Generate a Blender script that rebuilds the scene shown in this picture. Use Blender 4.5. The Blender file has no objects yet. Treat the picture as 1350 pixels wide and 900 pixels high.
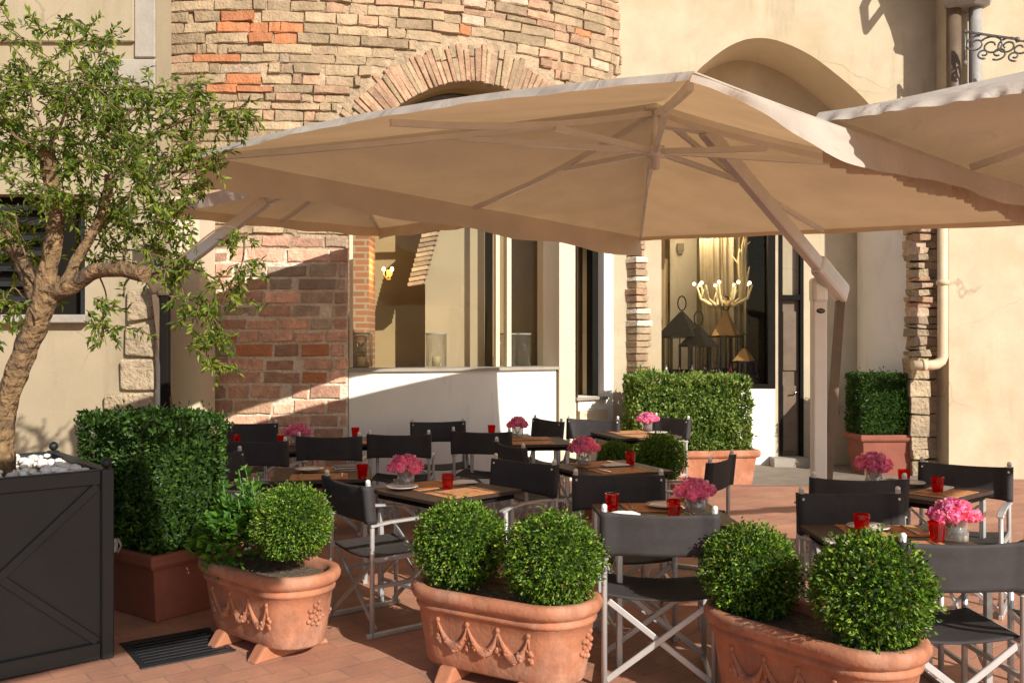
import bpy, math, random
from mathutils import Vector, Matrix, noise
random.seed(11)
R = math.radians
S = bpy.context.scene
COL = S.collection
F, CX, CY, CH = 1220.0, 675.0, 450.0, 1.7
def P(px, py, Y):
    return Vector(((px-CX)*Y/F, Y, CH-(py-CY)*Y/F))
def PX(px, Y): return (px-CX)*Y/F
def PZ(py, Y): return CH-(py-CY)*Y/F
rnd = random.uniform

# ------------------------------------------------------------------ materials
def nt(name):
    m = bpy.data.materials.new(name); m.use_nodes = True
    n = m.node_tree; n.nodes.clear()
    o = n.nodes.new('ShaderNodeOutputMaterial')
    return m, n, o
def N(n, t, **kw):
    x = n.nodes.new('ShaderNode'+t)
    for k, v in kw.items():
        if k in x.inputs: x.inputs[k].default_value = v
        else: setattr(x, k, v)
    return x
def ramp(n, fac, stops):
    r = n.nodes.new('ShaderNodeValToRGB')
    e = r.color_ramp.elements
    while len(e) < len(stops): e.new(0.5)
    for i, (p, c) in enumerate(stops):
        e[i].position = p; e[i].color = (*c, 1)
    n.links.new(fac, r.inputs['Fac'])
    return r.outputs['Color']
def mixc(n, fac, a, b, mode='MIX'):
    m = n.nodes.new('ShaderNodeMix'); m.data_type = 'RGBA'; m.blend_type = mode
    for sock, v in ((m.inputs[0], fac), (m.inputs[6], a), (m.inputs[7], b)):
        if isinstance(v, bpy.types.NodeSocket): n.links.new(v, sock)
        elif isinstance(v, (int, float)): sock.default_value = v
        else: sock.default_value = (*v, 1)
    return m.outputs[2]
def sc(c, k): return tuple(min(1, x*k) for x in c)

def surf(name, col, rough=0.8, var=0.18, scale=6.0, bump=0.15, bscale=60, metal=0.0, island=0.0,
         stain=None, stain_scale=1.2, stain_amt=0.5, spec=0.4, coord='Object', bdist=0.004):
    m, n, o = nt(name)
    b = N(n, 'BsdfPrincipled', Roughness=rough, Metallic=metal)
    b.inputs['Specular IOR Level'].default_value = spec
    tc = N(n, 'TexCoord')
    nz = N(n, 'TexNoise', Scale=scale, Detail=6.0, Roughness=0.62)
    n.links.new(tc.outputs[coord], nz.inputs['Vector'])
    c = ramp(n, nz.outputs['Fac'], [(0.28, sc(col, 1-var)), (0.5, col), (0.74, sc(col, 1+var))])
    if island:
        g = N(n, 'NewGeometry')
        ci = ramp(n, g.outputs['Random Per Island'], [(0, (1-island,)*3), (1, (1+island*0.6,)*3)])
        c = mixc(n, 1.0, c, ci, 'MULTIPLY')
    if stain:
        s = N(n, 'TexNoise', Scale=stain_scale, Detail=5.0, Roughness=0.6)
        n.links.new(tc.outputs[coord], s.inputs['Vector'])
        f = ramp(n, s.outputs['Fac'], [(0.48, (0, 0, 0)), (0.68, (stain_amt,)*3)])
        c = mixc(n, f, c, stain)
    n.links.new(c, b.inputs['Base Color'])
    if bump:
        bz = N(n, 'TexNoise', Scale=bscale, Detail=5.0)
        n.links.new(tc.outputs[coord], bz.inputs['Vector'])
        bp = N(n, 'Bump', Strength=bump*2, Distance=bdist)
        n.links.new(bz.outputs['Fac'], bp.inputs['Height'])
        n.links.new(bp.outputs['Normal'], b.inputs['Normal'])
    n.links.new(b.outputs[0], o.inputs[0])
    return m

def foliage(name, stops, trans=0.35, rough=0.45, island=True):
    m, n, o = nt(name)
    g = N(n, 'NewGeometry')
    tc = N(n, 'TexCoord')
    c = ramp(n, g.outputs['Random Per Island'], stops)
    nz = N(n, 'TexNoise', Scale=7.0, Detail=3.0); n.links.new(tc.outputs['Object'], nz.inputs['Vector'])
    v = ramp(n, nz.outputs['Fac'], [(0.3, (0.7, 0.75, 0.7)), (0.7, (1.25, 1.2, 1.0))])
    c = mixc(n, 1.0, c, v, 'MULTIPLY')
    b = N(n, 'BsdfPrincipled', Roughness=rough); b.inputs['Specular IOR Level'].default_value = 0.35
    t = N(n, 'BsdfTranslucent')
    n.links.new(c, b.inputs['Base Color'])
    c2 = mixc(n, 1.0, c, (1.25, 1.3, 0.5), 'MULTIPLY')
    n.links.new(c2, t.inputs['Color'])
    mx = N(n, 'MixShader'); mx.inputs[0].default_value = trans
    n.links.new(b.outputs[0], mx.inputs[1]); n.links.new(t.outputs[0], mx.inputs[2])
    n.links.new(mx.outputs[0], o.inputs[0])
    return m

def canvas(name, col, trans=0.4):
    m, n, o = nt(name)
    tc = N(n, 'TexCoord')
    nz = N(n, 'TexNoise', Scale=2.5, Detail=4.0); n.links.new(tc.outputs['Object'], nz.inputs['Vector'])
    c = ramp(n, nz.outputs['Fac'], [(0.3, sc(col, 0.9)), (0.7, sc(col, 1.06))])
    d = N(n, 'BsdfDiffuse'); t = N(n, 'BsdfTranslucent')
    n.links.new(c, d.inputs['Color'])
    ct = mixc(n, 1.0, c, (1.55, 1.02, 0.56), 'MULTIPLY')
    n.links.new(ct, t.inputs['Color'])
    w = N(n, 'TexNoise', Scale=3.5, Detail=6.0, Distortion=1.5); n.links.new(tc.outputs['Object'], w.inputs['Vector'])
    bp = N(n, 'Bump', Strength=0.5, Distance=0.05); n.links.new(w.outputs['Fac'], bp.inputs['Height'])
    n.links.new(bp.outputs['Normal'], d.inputs['Normal'])
    mx = N(n, 'MixShader'); mx.inputs[0].default_value = trans
    n.links.new(d.outputs[0], mx.inputs[1]); n.links.new(t.outputs[0], mx.inputs[2])
    n.links.new(mx.outputs[0], o.inputs[0])
    return m

def window_glass(name, tint=(0.92, 0.95, 0.92), refl=0.10, pw_=4.0):
    m, n, o = nt(name)
    t = N(n, 'BsdfTransparent'); t.inputs['Color'].default_value = (*tint, 1)
    g = N(n, 'BsdfGlossy', Roughness=0.02)
    lw = N(n, 'LayerWeight', Blend=0.5)
    pw = N(n, 'Math', operation='POWER'); pw.inputs[1].default_value = pw_
    n.links.new(lw.outputs['Facing'], pw.inputs[0])
    ad = N(n, 'Math', operation='MULTIPLY_ADD'); ad.inputs[1].default_value = 0.7; ad.inputs[2].default_value = refl
    n.links.new(pw.outputs[0], ad.inputs[0])
    mx = N(n, 'MixShader'); n.links.new(ad.outputs[0], mx.inputs[0])
    n.links.new(t.outputs[0], mx.inputs[1]); n.links.new(g.outputs[0], mx.inputs[2])
    n.links.new(mx.outputs[0], o.inputs[0])
    return m

def glow(name, col, s):
    m, n, o = nt(name)
    e = N(n, 'Emission', Strength=s); e.inputs[0].default_value = (*col, 1)
    n.links.new(e.outputs[0], o.inputs[0]); return m

def paving(name):
    m, n, o = nt(name)
    tc = N(n, 'TexCoord'); mp = N(n, 'Mapping')
    mp.inputs['Rotation'].default_value = (0, 0, R(-38))
    n.links.new(tc.outputs['Object'], mp.inputs['Vector'])
    bt = N(n, 'TexBrick', Scale=1.0)
    bt.inputs['Brick Width'].default_value = 0.30; bt.inputs['Row Height'].default_value = 0.15
    bt.inputs['Mortar Size'].default_value = 0.006; bt.inputs['Bias'].default_value = 0.0
    bt.inputs['Color1'].default_value = (0.44, 0.225, 0.145, 1)
    bt.inputs['Color2'].default_value = (0.39, 0.19, 0.125, 1)
    bt.inputs['Mortar'].default_value = (0.32, 0.185, 0.125, 1)
    n.links.new(mp.outputs[0], bt.inputs['Vector'])
    nz = N(n, 'TexNoise', Scale=2.2, Detail=8.0, Roughness=0.65); n.links.new(tc.outputs['Object'], nz.inputs['Vector'])
    v = ramp(n, nz.outputs['Fac'], [(0.3, (0.72, 0.72, 0.74)), (0.7, (1.2, 1.12, 1.05))])
    c = mixc(n, 1.0, bt.outputs['Color'], v, 'MULTIPLY')
    b = N(n, 'BsdfPrincipled', Roughness=0.7)
    n.links.new(c, b.inputs['Base Color'])
    n2 = N(n, 'TexNoise', Scale=45.0, Detail=5.0); n.links.new(tc.outputs['Object'], n2.inputs['Vector'])
    ma = N(n, 'Math', operation='MULTIPLY_ADD'); ma.inputs[1].default_value = -1.2
    n.links.new(bt.outputs['Fac'], ma.inputs[0]); n.links.new(n2.outputs['Fac'], ma.inputs[2])
    bp = N(n, 'Bump', Strength=0.5, Distance=0.006); n.links.new(ma.outputs[0], bp.inputs['Height'])
    n.links.new(bp.outputs['Normal'], b.inputs['Normal'])
    n.links.new(b.outputs[0], o.inputs[0]); return m

def brick_flat(name, c1, c2, mortar):
    m, n, o = nt(name)
    tc = N(n, 'TexCoord'); mp = N(n, 'Mapping'); mp.inputs['Rotation'].default_value = (R(90), 0, 0)
    n.links.new(tc.outputs['Object'], mp.inputs['Vector'])
    bt = N(n, 'TexBrick', Scale=1.0)
    bt.inputs['Brick Width'].default_value = 0.26; bt.inputs['Row Height'].default_value = 0.075
    bt.inputs['Mortar Size'].default_value = 0.012
    for k, v in (('Color1', c1), ('Color2', c2), ('Mortar', mortar)): bt.inputs[k].default_value = (*v, 1)
    n.links.new(mp.outputs[0], bt.inputs['Vector'])
    b = N(n, 'BsdfPrincipled', Roughness=0.9); n.links.new(bt.outputs['Color'], b.inputs['Base Color'])
    n.links.new(b.outputs[0], o.inputs[0]); return m

def glassy(name, col, rough=0.02, ior=1.45):
    m, n, o = nt(name)
    b = N(n, 'BsdfPrincipled', Roughness=rough, IOR=ior)
    b.inputs['Base Color'].default_value = (*col, 1); b.inputs['Transmission Weight'].default_value = 1.0
    n.links.new(b.outputs[0], o.inputs[0]); return m

M = {}
M['paving'] = paving('terracotta_paving')
M['alley'] = surf('grey_stone_paving', (0.20, 0.165, 0.13), 0.85, 0.25, 4, 0.3, 40, stain=(0.30, 0.24, 0.18))
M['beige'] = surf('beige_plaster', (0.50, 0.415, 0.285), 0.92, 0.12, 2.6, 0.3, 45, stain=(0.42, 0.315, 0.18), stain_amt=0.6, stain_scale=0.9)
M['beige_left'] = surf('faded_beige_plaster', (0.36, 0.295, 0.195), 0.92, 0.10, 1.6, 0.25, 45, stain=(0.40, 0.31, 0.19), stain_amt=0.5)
M['cream'] = surf('cream_plaster', (0.64, 0.53, 0.38), 0.9, 0.06, 1.8, 0.2, 40, stain=(0.55, 0.44, 0.30), stain_amt=0.3)
M['white'] = surf('white_plaster', (0.80, 0.75, 0.66), 0.9, 0.05, 2.0, 0.15, 40)
M['cement'] = surf('grey_cement', (0.33, 0.29, 0.24), 0.95, 0.18, 4, 0.4, 30, stain=(0.22, 0.19, 0.16))
M['stone'] = surf('old_stone', (0.40, 0.31, 0.20), 0.95, 0.3, 9, 0.9, 25, island=0.3, stain=(0.26, 0.20, 0.13), bdist=0.02)
M['mortar'] = surf('old_mortar', (0.42, 0.31, 0.20), 0.97, 0.25, 7, 0.9, 22, stain=(0.2, 0.15, 0.1), stain_scale=3, bdist=0.02)
M['mortar_pale'] = surf('pale_mortar', (0.70, 0.58, 0.44), 0.97, 0.2, 9, 0.8, 25, bdist=0.02)
bk = dict(rough=0.95, bump=0.6, bscale=34, bdist=0.014)
M['brick_tan'] = surf('tan_brick', (0.40, 0.295, 0.18), var=0.28, scale=10, island=0.32, stain=(0.36, 0.22, 0.14), stain_scale=5, **bk)
M['brick_pink'] = surf('pink_brick', (0.43, 0.265, 0.165), var=0.28, scale=10, island=0.3, stain=(0.42, 0.32, 0.2), stain_scale=5, **bk)
M['brick_orange'] = surf('orange_brick', (0.50, 0.195, 0.085), var=0.2, scale=10, island=0.22, **bk)
M['brick_red'] = surf('red_brick', (0.66, 0.37, 0.25), var=0.32, scale=11, island=0.45, stain=(0.36, 0.24, 0.16), stain_scale=6, **bk)
M['brick_grey'] = surf('greyed_brick', (0.45, 0.34, 0.24), var=0.3, scale=10, island=0.35, stain=(0.30, 0.15, 0.09), stain_scale=4, **bk)
M['brick_in'] = brick_flat('interior_brick', (0.42, 0.17, 0.08), (0.30, 0.13, 0.07), (0.4, 0.3, 0.2))
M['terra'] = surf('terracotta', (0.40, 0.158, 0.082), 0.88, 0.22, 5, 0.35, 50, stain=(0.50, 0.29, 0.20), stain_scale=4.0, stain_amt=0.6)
def weather(m, col, sc_, lo, hi, stretch):
    n = m.node_tree; b = [x for x in n.nodes if x.type == 'BSDF_PRINCIPLED'][0]
    src = b.inputs['Base Color'].links[0].from_socket
    tc = N(n, 'TexCoord'); mp = N(n, 'Mapping'); mp.inputs['Scale'].default_value = stretch
    n.links.new(tc.outputs['Object'], mp.inputs['Vector'])
    z = N(n, 'TexNoise', Scale=sc_, Detail=7.0, Roughness=0.7); n.links.new(mp.outputs[0], z.inputs['Vector'])
    f = ramp(n, z.outputs['Fac'], [(lo, (0, 0, 0)), (hi, (.75,)*3)])
    n.links.new(mixc(n, f, src, col), b.inputs['Base Color'])
weather(M['terra'], (0.19, 0.085, 0.055), 8, .48, .72, (1, 1, .4))
weather(M['terra'], (0.52, 0.36, 0.28), 6, .60, .86, (1, 1, .6))
weather(M['beige'], (0.34, 0.25, 0.14), 2.2, .56, .80, (1.6, 1.6, .22))
weather(M['beige_left'], (0.27, 0.21, 0.13), 2.2, .52, .78, (1.6, 1.6, .25))
def cracks(m, col, sc_, w):
    n = m.node_tree; b = [x for x in n.nodes if x.type == 'BSDF_PRINCIPLED'][0]
    src = b.inputs['Base Color'].links[0].from_socket
    tc = N(n, 'TexCoord'); nz = N(n, 'TexNoise', Scale=1.7, Detail=6.0); n.links.new(tc.outputs['Object'], nz.inputs['Vector'])
    v = mixc(n, .35, tc.outputs['Object'], nz.outputs['Color'], 'ADD')
    vo_ = N(n, 'TexVoronoi', Scale=sc_, feature='DISTANCE_TO_EDGE'); n.links.new(v, vo_.inputs['Vector'])
    f1 = ramp(n, vo_.outputs['Distance'], [(0, (1,)*3), (w, (0,)*3)])
    k = N(n, 'TexNoise', Scale=.8, Detail=2.0); n.links.new(tc.outputs['Object'], k.inputs['Vector'])
    f2 = ramp(n, k.outputs['Fac'], [(.50, (0,)*3), (.62, (.5,)*3)])
    n.links.new(mixc(n, mixc(n, 1.0, f1, f2, 'MULTIPLY'), src, col), b.inputs['Base Color'])
cracks(M['beige'], (0.22, 0.16, 0.09), .75, .006); cracks(M['beige_left'], (0.18, 0.14, 0.09), .8, .006)
weather(M['brick_tan'], (0.22, 0.155, 0.095), 4, .50, .74, (1, 1, .5)); weather(M['brick_pink'], (0.24, 0.15, 0.10), 4, .50, .74, (1, 1, .5)); weather(M['brick_orange'], (0.36, 0.22, 0.13), 5, .48, .70, (1, 1, .6))
weather(M['white'], (0.55, 0.48, 0.38), 3.0, .56, .85, (1.5, 1.5, .4))
M['terra_shaded'] = surf('shaded_terracotta', (0.24, 0.078, 0.048), 0.8, 0.18, 5, 0.25, 60, stain=(0.24, 0.08, 0.05), stain_scale=3)  # terracotta darkened in colour to carry the shade on the niche pot
M['soil'] = surf('soil', (0.16, 0.115, 0.075), 1, 0.5, 30, 0.9, 60, bdist=0.02)
M['charcoal'] = surf('charcoal_metal', (0.016, 0.017, 0.020), 0.5, 0.22, 3, 0.1, 30, stain=(0.028, 0.028, 0.028), stain_amt=0.5)
M['pebble'] = surf('white_pebble', (0.75, 0.72, 0.66), 0.6, 0.1, 10, 0.1, 40, island=0.3)
M['alu'] = surf('brushed_aluminium', (0.54, 0.535, 0.525), 0.40, 0.08, 12, 0.03, 80, metal=0.5)
M['sling'] = surf('dark_sling_fabric', (0.036, 0.031, 0.031), 0.75, 0.15, 30, 0.35, 400, stain=(0.050, 0.044, 0.042), stain_scale=5, bdist=0.002)
M['wenge'] = surf('dark_table_wood', (0.050, 0.028, 0.018), 0.55, 0.3, 14, 0.05, 60)
M['mat_paper'] = surf('tan_placemat', (0.50, 0.25, 0.10), 0.8, 0.2, 12, 0.1, 60, stain=(0.34, 0.07, 0.04), stain_scale=16, stain_amt=0.85)
M['china'] = surf('white_china', (0.78, 0.74, 0.66), 0.15, 0.03, 5, 0, 10)
M['linen'] = surf('white_linen', (0.78, 0.75, 0.69), 0.9, 0.06, 20, 0.4, 200)
M['steel'] = surf('cutlery_steel', (0.7, 0.68, 0.64), 0.2, 0.04, 5, 0, 10, metal=1.0)
M['taupe'] = surf('taupe_aluminium', (0.70, 0.67, 0.62), 0.42, 0.08, 6, 0.04, 60, metal=0.35)
M['post_white'] = surf('pale_post_paint', (0.80, 0.76, 0.70), 0.45, 0.05, 5, 0.03, 60)
M['plate_dark'] = surf('dark_enamel', (0.05, 0.05, 0.05), 0.4, 0.1, 5, 0, 10)
M['iron'] = surf('wrought_iron', (0.14, 0.13, 0.12), 0.5, 0.3, 20, 0.3, 60, metal=0.4, stain=(0.35, 0.33, 0.3), stain_scale=20)
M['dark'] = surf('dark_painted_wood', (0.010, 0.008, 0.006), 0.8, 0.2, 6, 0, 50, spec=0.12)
M['door'] = surf('brown_door_wood', (0.14, 0.095, 0.06), 0.55, 0.2, 6, 0.15, 40)
M['lead'] = surf('grey_lead', (0.30, 0.28, 0.26), 0.6, 0.2, 8, 0.2, 40)
M['pipe'] = surf('cream_pipe_paint', (0.62, 0.50, 0.33), 0.6, 0.08, 6, 0.1, 40, stain=(0.5, 0.36, 0.2), stain_scale=5)
M['canvas'] = canvas('taupe_canvas', (0.52, 0.48, 0.415), 0.27)
M['curtain'] = surf('grey_curtain', (0.42, 0.36, 0.26), 0.9, 0.1, 8, 0.1, 60)
M['room'] = surf('tan_room_plaster', (0.36, 0.26, 0.14), 0.95, 0.08, 2, 0.1, 30)
M['shop'] = surf('ochre_shop_plaster', (0.55, 0.45, 0.26), 0.95, 0.06, 2, 0.1, 30)
M['room2'] = surf('pale_room_plaster', (0.42, 0.34, 0.23), 0.95, 0.06, 2, 0.1, 30)
M['horn'] = surf('pale_antler', (0.80, 0.68, 0.42), 0.6, 0.1, 20, 0.1, 60)
M['ochre'] = surf('rusty_tin', (0.35, 0.19, 0.06), 0.6, 0.2, 10, 0.1, 60)
M['candle'] = surf('ivory_wax', (0.75, 0.62, 0.38), 0.5, 0.03, 5, 0, 10)
M['bulb'] = glow('lit_bulb', (1.0, 0.62, 0.22), 9)
M['bulb2'] = glow('lit_candle_bulb', (1.0, 0.78, 0.48), 3)
M['pane'] = window_glass('window_pane', (0.93, 0.93, 0.9), 0.008)
def thin_glass(name, tint, milk, amt, refl):
    m = window_glass(name, tint, refl, 2.2); n = m.node_tree
    o = [x for x in n.nodes if x.type == 'OUTPUT_MATERIAL'][0]
    src = o.inputs[0].links[0].from_socket
    t = N(n, 'BsdfTranslucent'); t.inputs[0].default_value = (*milk, 1)
    d = N(n, 'BsdfDiffuse'); d.inputs[0].default_value = (*milk, 1)
    a = N(n, 'MixShader'); a.inputs[0].default_value = 0.5; n.links.new(t.outputs[0], a.inputs[1]); n.links.new(d.outputs[0], a.inputs[2])
    x = N(n, 'MixShader'); x.inputs[0].default_value = amt
    n.links.new(src, x.inputs[1]); n.links.new(a.outputs[0], x.inputs[2]); n.links.new(x.outputs[0], o.inputs[0])
    return m
M['jar'] = thin_glass('clear_thin_glass', (0.95, 0.96, 0.94), (0.88, 0.88, 0.84), 0.14, 0.11)
M['red'] = glassy('ruby_glass', (0.86, 0.015, 0.018), 0.03)
_n = M['red'].node_tree; _o = [x for x in _n.nodes if x.type == 'OUTPUT_MATERIAL'][0]; _s = _o.inputs[0].links[0].from_socket
_t = N(_n, 'BsdfTranslucent'); _t.inputs[0].default_value = (.85, .01, .012, 1)
_x = N(_n, 'MixShader'); _x.inputs[0].default_value = .22
_n.links.new(_s, _x.inputs[1]); _n.links.new(_t.outputs[0], _x.inputs[2]); _n.links.new(_x.outputs[0], _o.inputs[0])
M['hurricane'] = thin_glass('hurricane_glass', (0.96, 0.96, 0.94), (0.85, 0.86, 0.82), 0.03, 0.05)
M['water'] = thin_glass('clear_water', (0.96, 0.97, 0.95), (0.8, 0.82, 0.78), 0.10, 0.04)
M['bark'] = surf('rough_bark', (0.22, 0.135, 0.065), 0.95, 0.6, 16, 1.0, 26, stain=(0.07, 0.045, 0.03), stain_scale=9, stain_amt=0.9, bdist=0.03)
M['twig'] = surf('thin_twig', (0.16, 0.10, 0.06), 0.9, 0.3, 20, 0.2, 60)
M['stem'] = surf('green_stem', (0.07, 0.16, 0.04), 0.6, 0.2, 20, 0, 60)
M['petal'] = foliage('pink_petal', [(0, (0.80, 0.10, 0.45)), (0.5, (0.93, 0.25, 0.64)), (1, (0.97, 0.58, 0.86))], 0.42, 0.7)
M['box_leaf'] = foliage('box_leaf', [(0, (0.018, 0.048, 0.006)), (0.45, (0.068, 0.15, 0.013)), (0.8, (0.16, 0.28, 0.025)), (0.975, (0.30, 0.42, 0.06)), (0.98, (0.17, 0.11, 0.03)), (1, (0.20, 0.13, 0.04))], 0.26)
M['box_core'] = surf('box_inner_twigs', (0.016, 0.040, 0.006), 1, 0.4, 20, 0, 10)
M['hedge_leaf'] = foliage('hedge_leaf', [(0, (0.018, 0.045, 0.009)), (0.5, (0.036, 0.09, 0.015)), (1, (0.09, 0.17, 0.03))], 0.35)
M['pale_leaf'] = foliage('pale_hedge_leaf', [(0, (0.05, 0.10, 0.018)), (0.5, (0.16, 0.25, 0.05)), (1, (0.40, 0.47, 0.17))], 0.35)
M['tree_leaf'] = foliage('tree_leaf', [(0, (0.035, 0.075, 0.012)), (0.5, (0.14, 0.21, 0.028)), (1, (0.32, 0.39, 0.06))], 0.5, 0.5)
M['ger_leaf'] = foliage('geranium_leaf', [(0, (0.035, 0.10, 0.012)), (0.5, (0.07, 0.18, 0.02)), (1, (0.15, 0.29, 0.05))], 0.35)

# ------------------------------------------------------------------ mesh builder
class MB:
    def __init__(s): s.v = []; s.f = []; s.m = []; s.sm = []
    def add(s, vs, fs, mi=0, smooth=False):
        o = len(s.v); s.v += [tuple(x) for x in vs]
        for f in fs:
            s.f.append(tuple(i+o for i in f)); s.m.append(mi); s.sm.append(smooth)
    def box(s, c, d, mi=0, rot=None, jit=0.0):
        vs = []
        for z in (-1, 1):
            for x, y in ((-1, -1), (1, -1), (1, 1), (-1, 1)):
                p = Vector((x*d[0]/2, y*d[1]/2, z*d[2]/2))
                if jit: p += Vector((rnd(-jit, jit), rnd(-jit, jit), rnd(-jit, jit)))
                if rot is not None: p = rot @ p
                vs.append(p + Vector(c))
        s.add(vs, [(3, 2, 1, 0), (4, 5, 6, 7), (0, 1, 5, 4), (1, 2, 6, 5), (2, 3, 7, 6), (3, 0, 4, 7)], mi)
    def bar(s, a, b, w, h, mi=0, up=(0, 0, 1)):
        a, b = Vector(a), Vector(b); d = (b-a); L = d.length; d.normalize()
        u = Vector(up)
        if abs(d.dot(u)) > 0.98: u = Vector((0, 1, 0))
        x = d.cross(u).normalized(); y = x.cross(d).normalized()
        m = Matrix((x, d, y)).transposed()
        s.box((a+b)/2, (w, L, h), mi, m)
    def tube(s, pts, rad, n=10, mi=0, caps=True, smooth=True, lump=0.0):
        pts = [Vector(p) for p in pts]
        rr = rad if isinstance(rad, (list, tuple)) else [rad]*len(pts)
        vs = []; fr = None
        for i, p in enumerate(pts):
            d = (pts[min(i+1, len(pts)-1)]-pts[max(i-1, 0)])
            d = d.normalized() if d.length > 1e-9 else Vector((0, 0, 1))
            if fr is None:
                fr = d.cross(Vector((0.13, 0.97, 0.2)))
                if fr.length < 0.1: fr = d.cross(Vector((1, 0, 0)))
            fr = (fr - d*fr.dot(d)).normalized(); w = d.cross(fr)
            for k in range(n):
                a = 2*math.pi*k/n
                q = 1.0
                if lump: q = 1+lump*noise.noise(p*9+Vector((math.cos(a), math.sin(a), 0))*1.7)
                vs.append(p + (fr*math.cos(a)+w*math.sin(a))*rr[i]*q)
        fs = []
        for i in range(len(pts)-1):
            for k in range(n):
                k2 = (k+1) % n
                fs.append((i*n+k, i*n+k2, (i+1)*n+k2, (i+1)*n+k))
        s.add(vs, fs, mi, smooth)
        if caps:
            o = len(s.v)-len(vs)
            s.f.append(tuple(o+k for k in reversed(range(n)))); s.m.append(mi); s.sm.append(False)
            s.f.append(tuple(o+(len(pts)-1)*n+k for k in range(n))); s.m.append(mi); s.sm.append(False)
    def lathe(s, prof, n=20, c=(0, 0, 0), mi=0, smooth=True):
        vs = []; c = Vector(c)
        for r, z in prof:
            for k in range(n):
                a = 2*math.pi*k/n; vs.append(c+Vector((r*math.cos(a), r*math.sin(a), z)))
        fs = []
        for i in range(len(prof)-1):
            for k in range(n):
                k2 = (k+1) % n; fs.append((i*n+k, i*n+k2, (i+1)*n+k2, (i+1)*n+k))
        s.add(vs, fs, mi, smooth)
    def ball(s, c, r, n=8, mi=0, sq=(1, 1, 1)):
        c = Vector(c); vs = []; fs = []
        for i in range(n+1):
            t = math.pi*i/n
            for k in range(n*2):
                a = math.pi*k/n
                vs.append(c+Vector((r*sq[0]*math.sin(t)*math.cos(a), r*sq[1]*math.sin(t)*math.sin(a), r*sq[2]*math.cos(t))))
        w = n*2
        for i in range(n):
            for k in range(w):
                fs.append((i*w+k, (i+1)*w+k, (i+1)*w+(k+1) % w, i*w+(k+1) % w))
        s.add(vs, fs, mi, True)
    def prism(s, poly, a, b, mi=0, axis='z'):
        n = len(poly)
        def mk(p, h):
            return (p[0], p[1], h) if axis == 'z' else (p[0], h, p[1])
        vs = [mk(p, a) for p in poly]+[mk(p, b) for p in poly]
        fs = [tuple(range(n-1, -1, -1)), tuple(range(n, 2*n))]+[(i, (i+1) % n, n+(i+1) % n, n+i) for i in range(n)]
        s.add(vs, fs, mi)
    def leaf(s, p, d, nrm, L, W, mi=0, bend=0.25):
        d = d.normalized(); x = d.cross(nrm)
        if x.length < 1e-4: x = d.cross(Vector((0.3, 0.5, 0.8)))
        x.normalize(); u = x.cross(d)
        a = p; b = p+d*L
        m_ = p+d*L*0.5
        s.add([a, m_+x*W/2+u*W*bend, b-u*L*0.08, m_-x*W/2+u*W*bend], [(0, 1, 2), (0, 2, 3)], mi)
    def build(s, name, mats, parent=None, loc=None, bevel=0.0, seg=1):
        me = bpy.data.meshes.new(name)
        me.from_pydata(s.v, [], s.f)
        if not isinstance(mats, (list, tuple)): mats = [mats]
        for m in mats: me.materials.append(m)
        me.polygons.foreach_set('material_index', s.m)
        me.polygons.foreach_set('use_smooth', s.sm)
        me.update()
        o = bpy.data.objects.new(name, me); COL.objects.link(o)
        if parent: o.parent = parent
        if loc is not None: o.location = loc
        if bevel:
            b = o.modifiers.new('bevel', 'BEVEL'); b.width = bevel; b.segments = seg; b.limit_method = 'ANGLE'; b.angle_limit = R(40)
        return o

def tag(o, label=None, cat=None, group=None, kind=None):
    if label: o['label'] = label
    if cat: o['category'] = cat
    if group: o['group'] = group
    if kind: o['kind'] = kind
    return o
def thing(name, label, cat, loc=(0, 0, 0), rz=0.0, group=None):
    o = bpy.data.objects.new(name, None); COL.objects.link(o)
    o.location = loc; o.rotation_euler = (0, 0, rz); o.empty_display_size = 0.1
    return tag(o, label, cat, group)
def kids(o): return [c for c in bpy.data.objects if c.parent == o]
def copy_tree(o, parent=None):
    c = o.copy(); COL.objects.link(c); c.parent = parent
    for ch in KIDS.get(o.name) or KIDS.setdefault(o.name, [x for x in bpy.data.objects if x.parent == o]):
        copy_tree(ch, c)
    return c
KIDS = {}

# ------------------------------------------------------------------ ground
g = MB(); g.add([(-60, -60, 0), (60, -60, 0), (60, 80, 0), (-60, 80, 0)], [(0, 1, 2, 3)])
tag(g.build('paved_ground', M['paving']), 'terracotta brick paving of the courtyard', 'paving', kind='structure')
g = MB(); g.add([(1.6, 10.9, .004), (5.6, 10.9, .004), (5.6, 16, .004), (1.6, 16, .004)], [(0, 1, 2, 3)])
tag(g.build('alley_path', M['alley']), 'grey stone paving in the shaded alley', 'paving', kind='structure')

# ------------------------------------------------------------------ brick tower
TC = Vector((-2.9, 16.6)); TR = 6.4
def tpt(th, r, z): return Vector((TC.x+r*math.sin(th), TC.y-r*math.cos(th), z))
def th_px(px, r=TR):
    dx = (px-CX)/F; dy = 1.0
    a = dx*dx+1; b = -2*(dx*TC.x+TC.y); c = TC.length_squared-r*r
    t = (-b-math.sqrt(max(0, b*b-4*a*c)))/(2*a)
    return math.atan2(dx*t-TC.x, TC.y-t)
T0, T1 = th_px(459), th_px(762)
TM, TW = (T0+T1)/2+0.015, (T1-T0)/2
ZS, RISE = 3.45, 1.25
TCR = th_px(626)
def arch_z(th, grow=0.0):
    g = grow/TR
    u = (th-TCR)/((TCR-T0+g) if th < TCR else (T1-TCR+g))
    if abs(u) >= 1: return None
    return ZS+(RISE+grow)*((1-abs(u)**1.75)**.62 if u < 0 else math.sqrt(1-u*u))
tower = thing('brick_tower', 'round tower of weathered tan brick with a big arched window', 'tower')
ZT = 9.0
core = MB()
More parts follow.
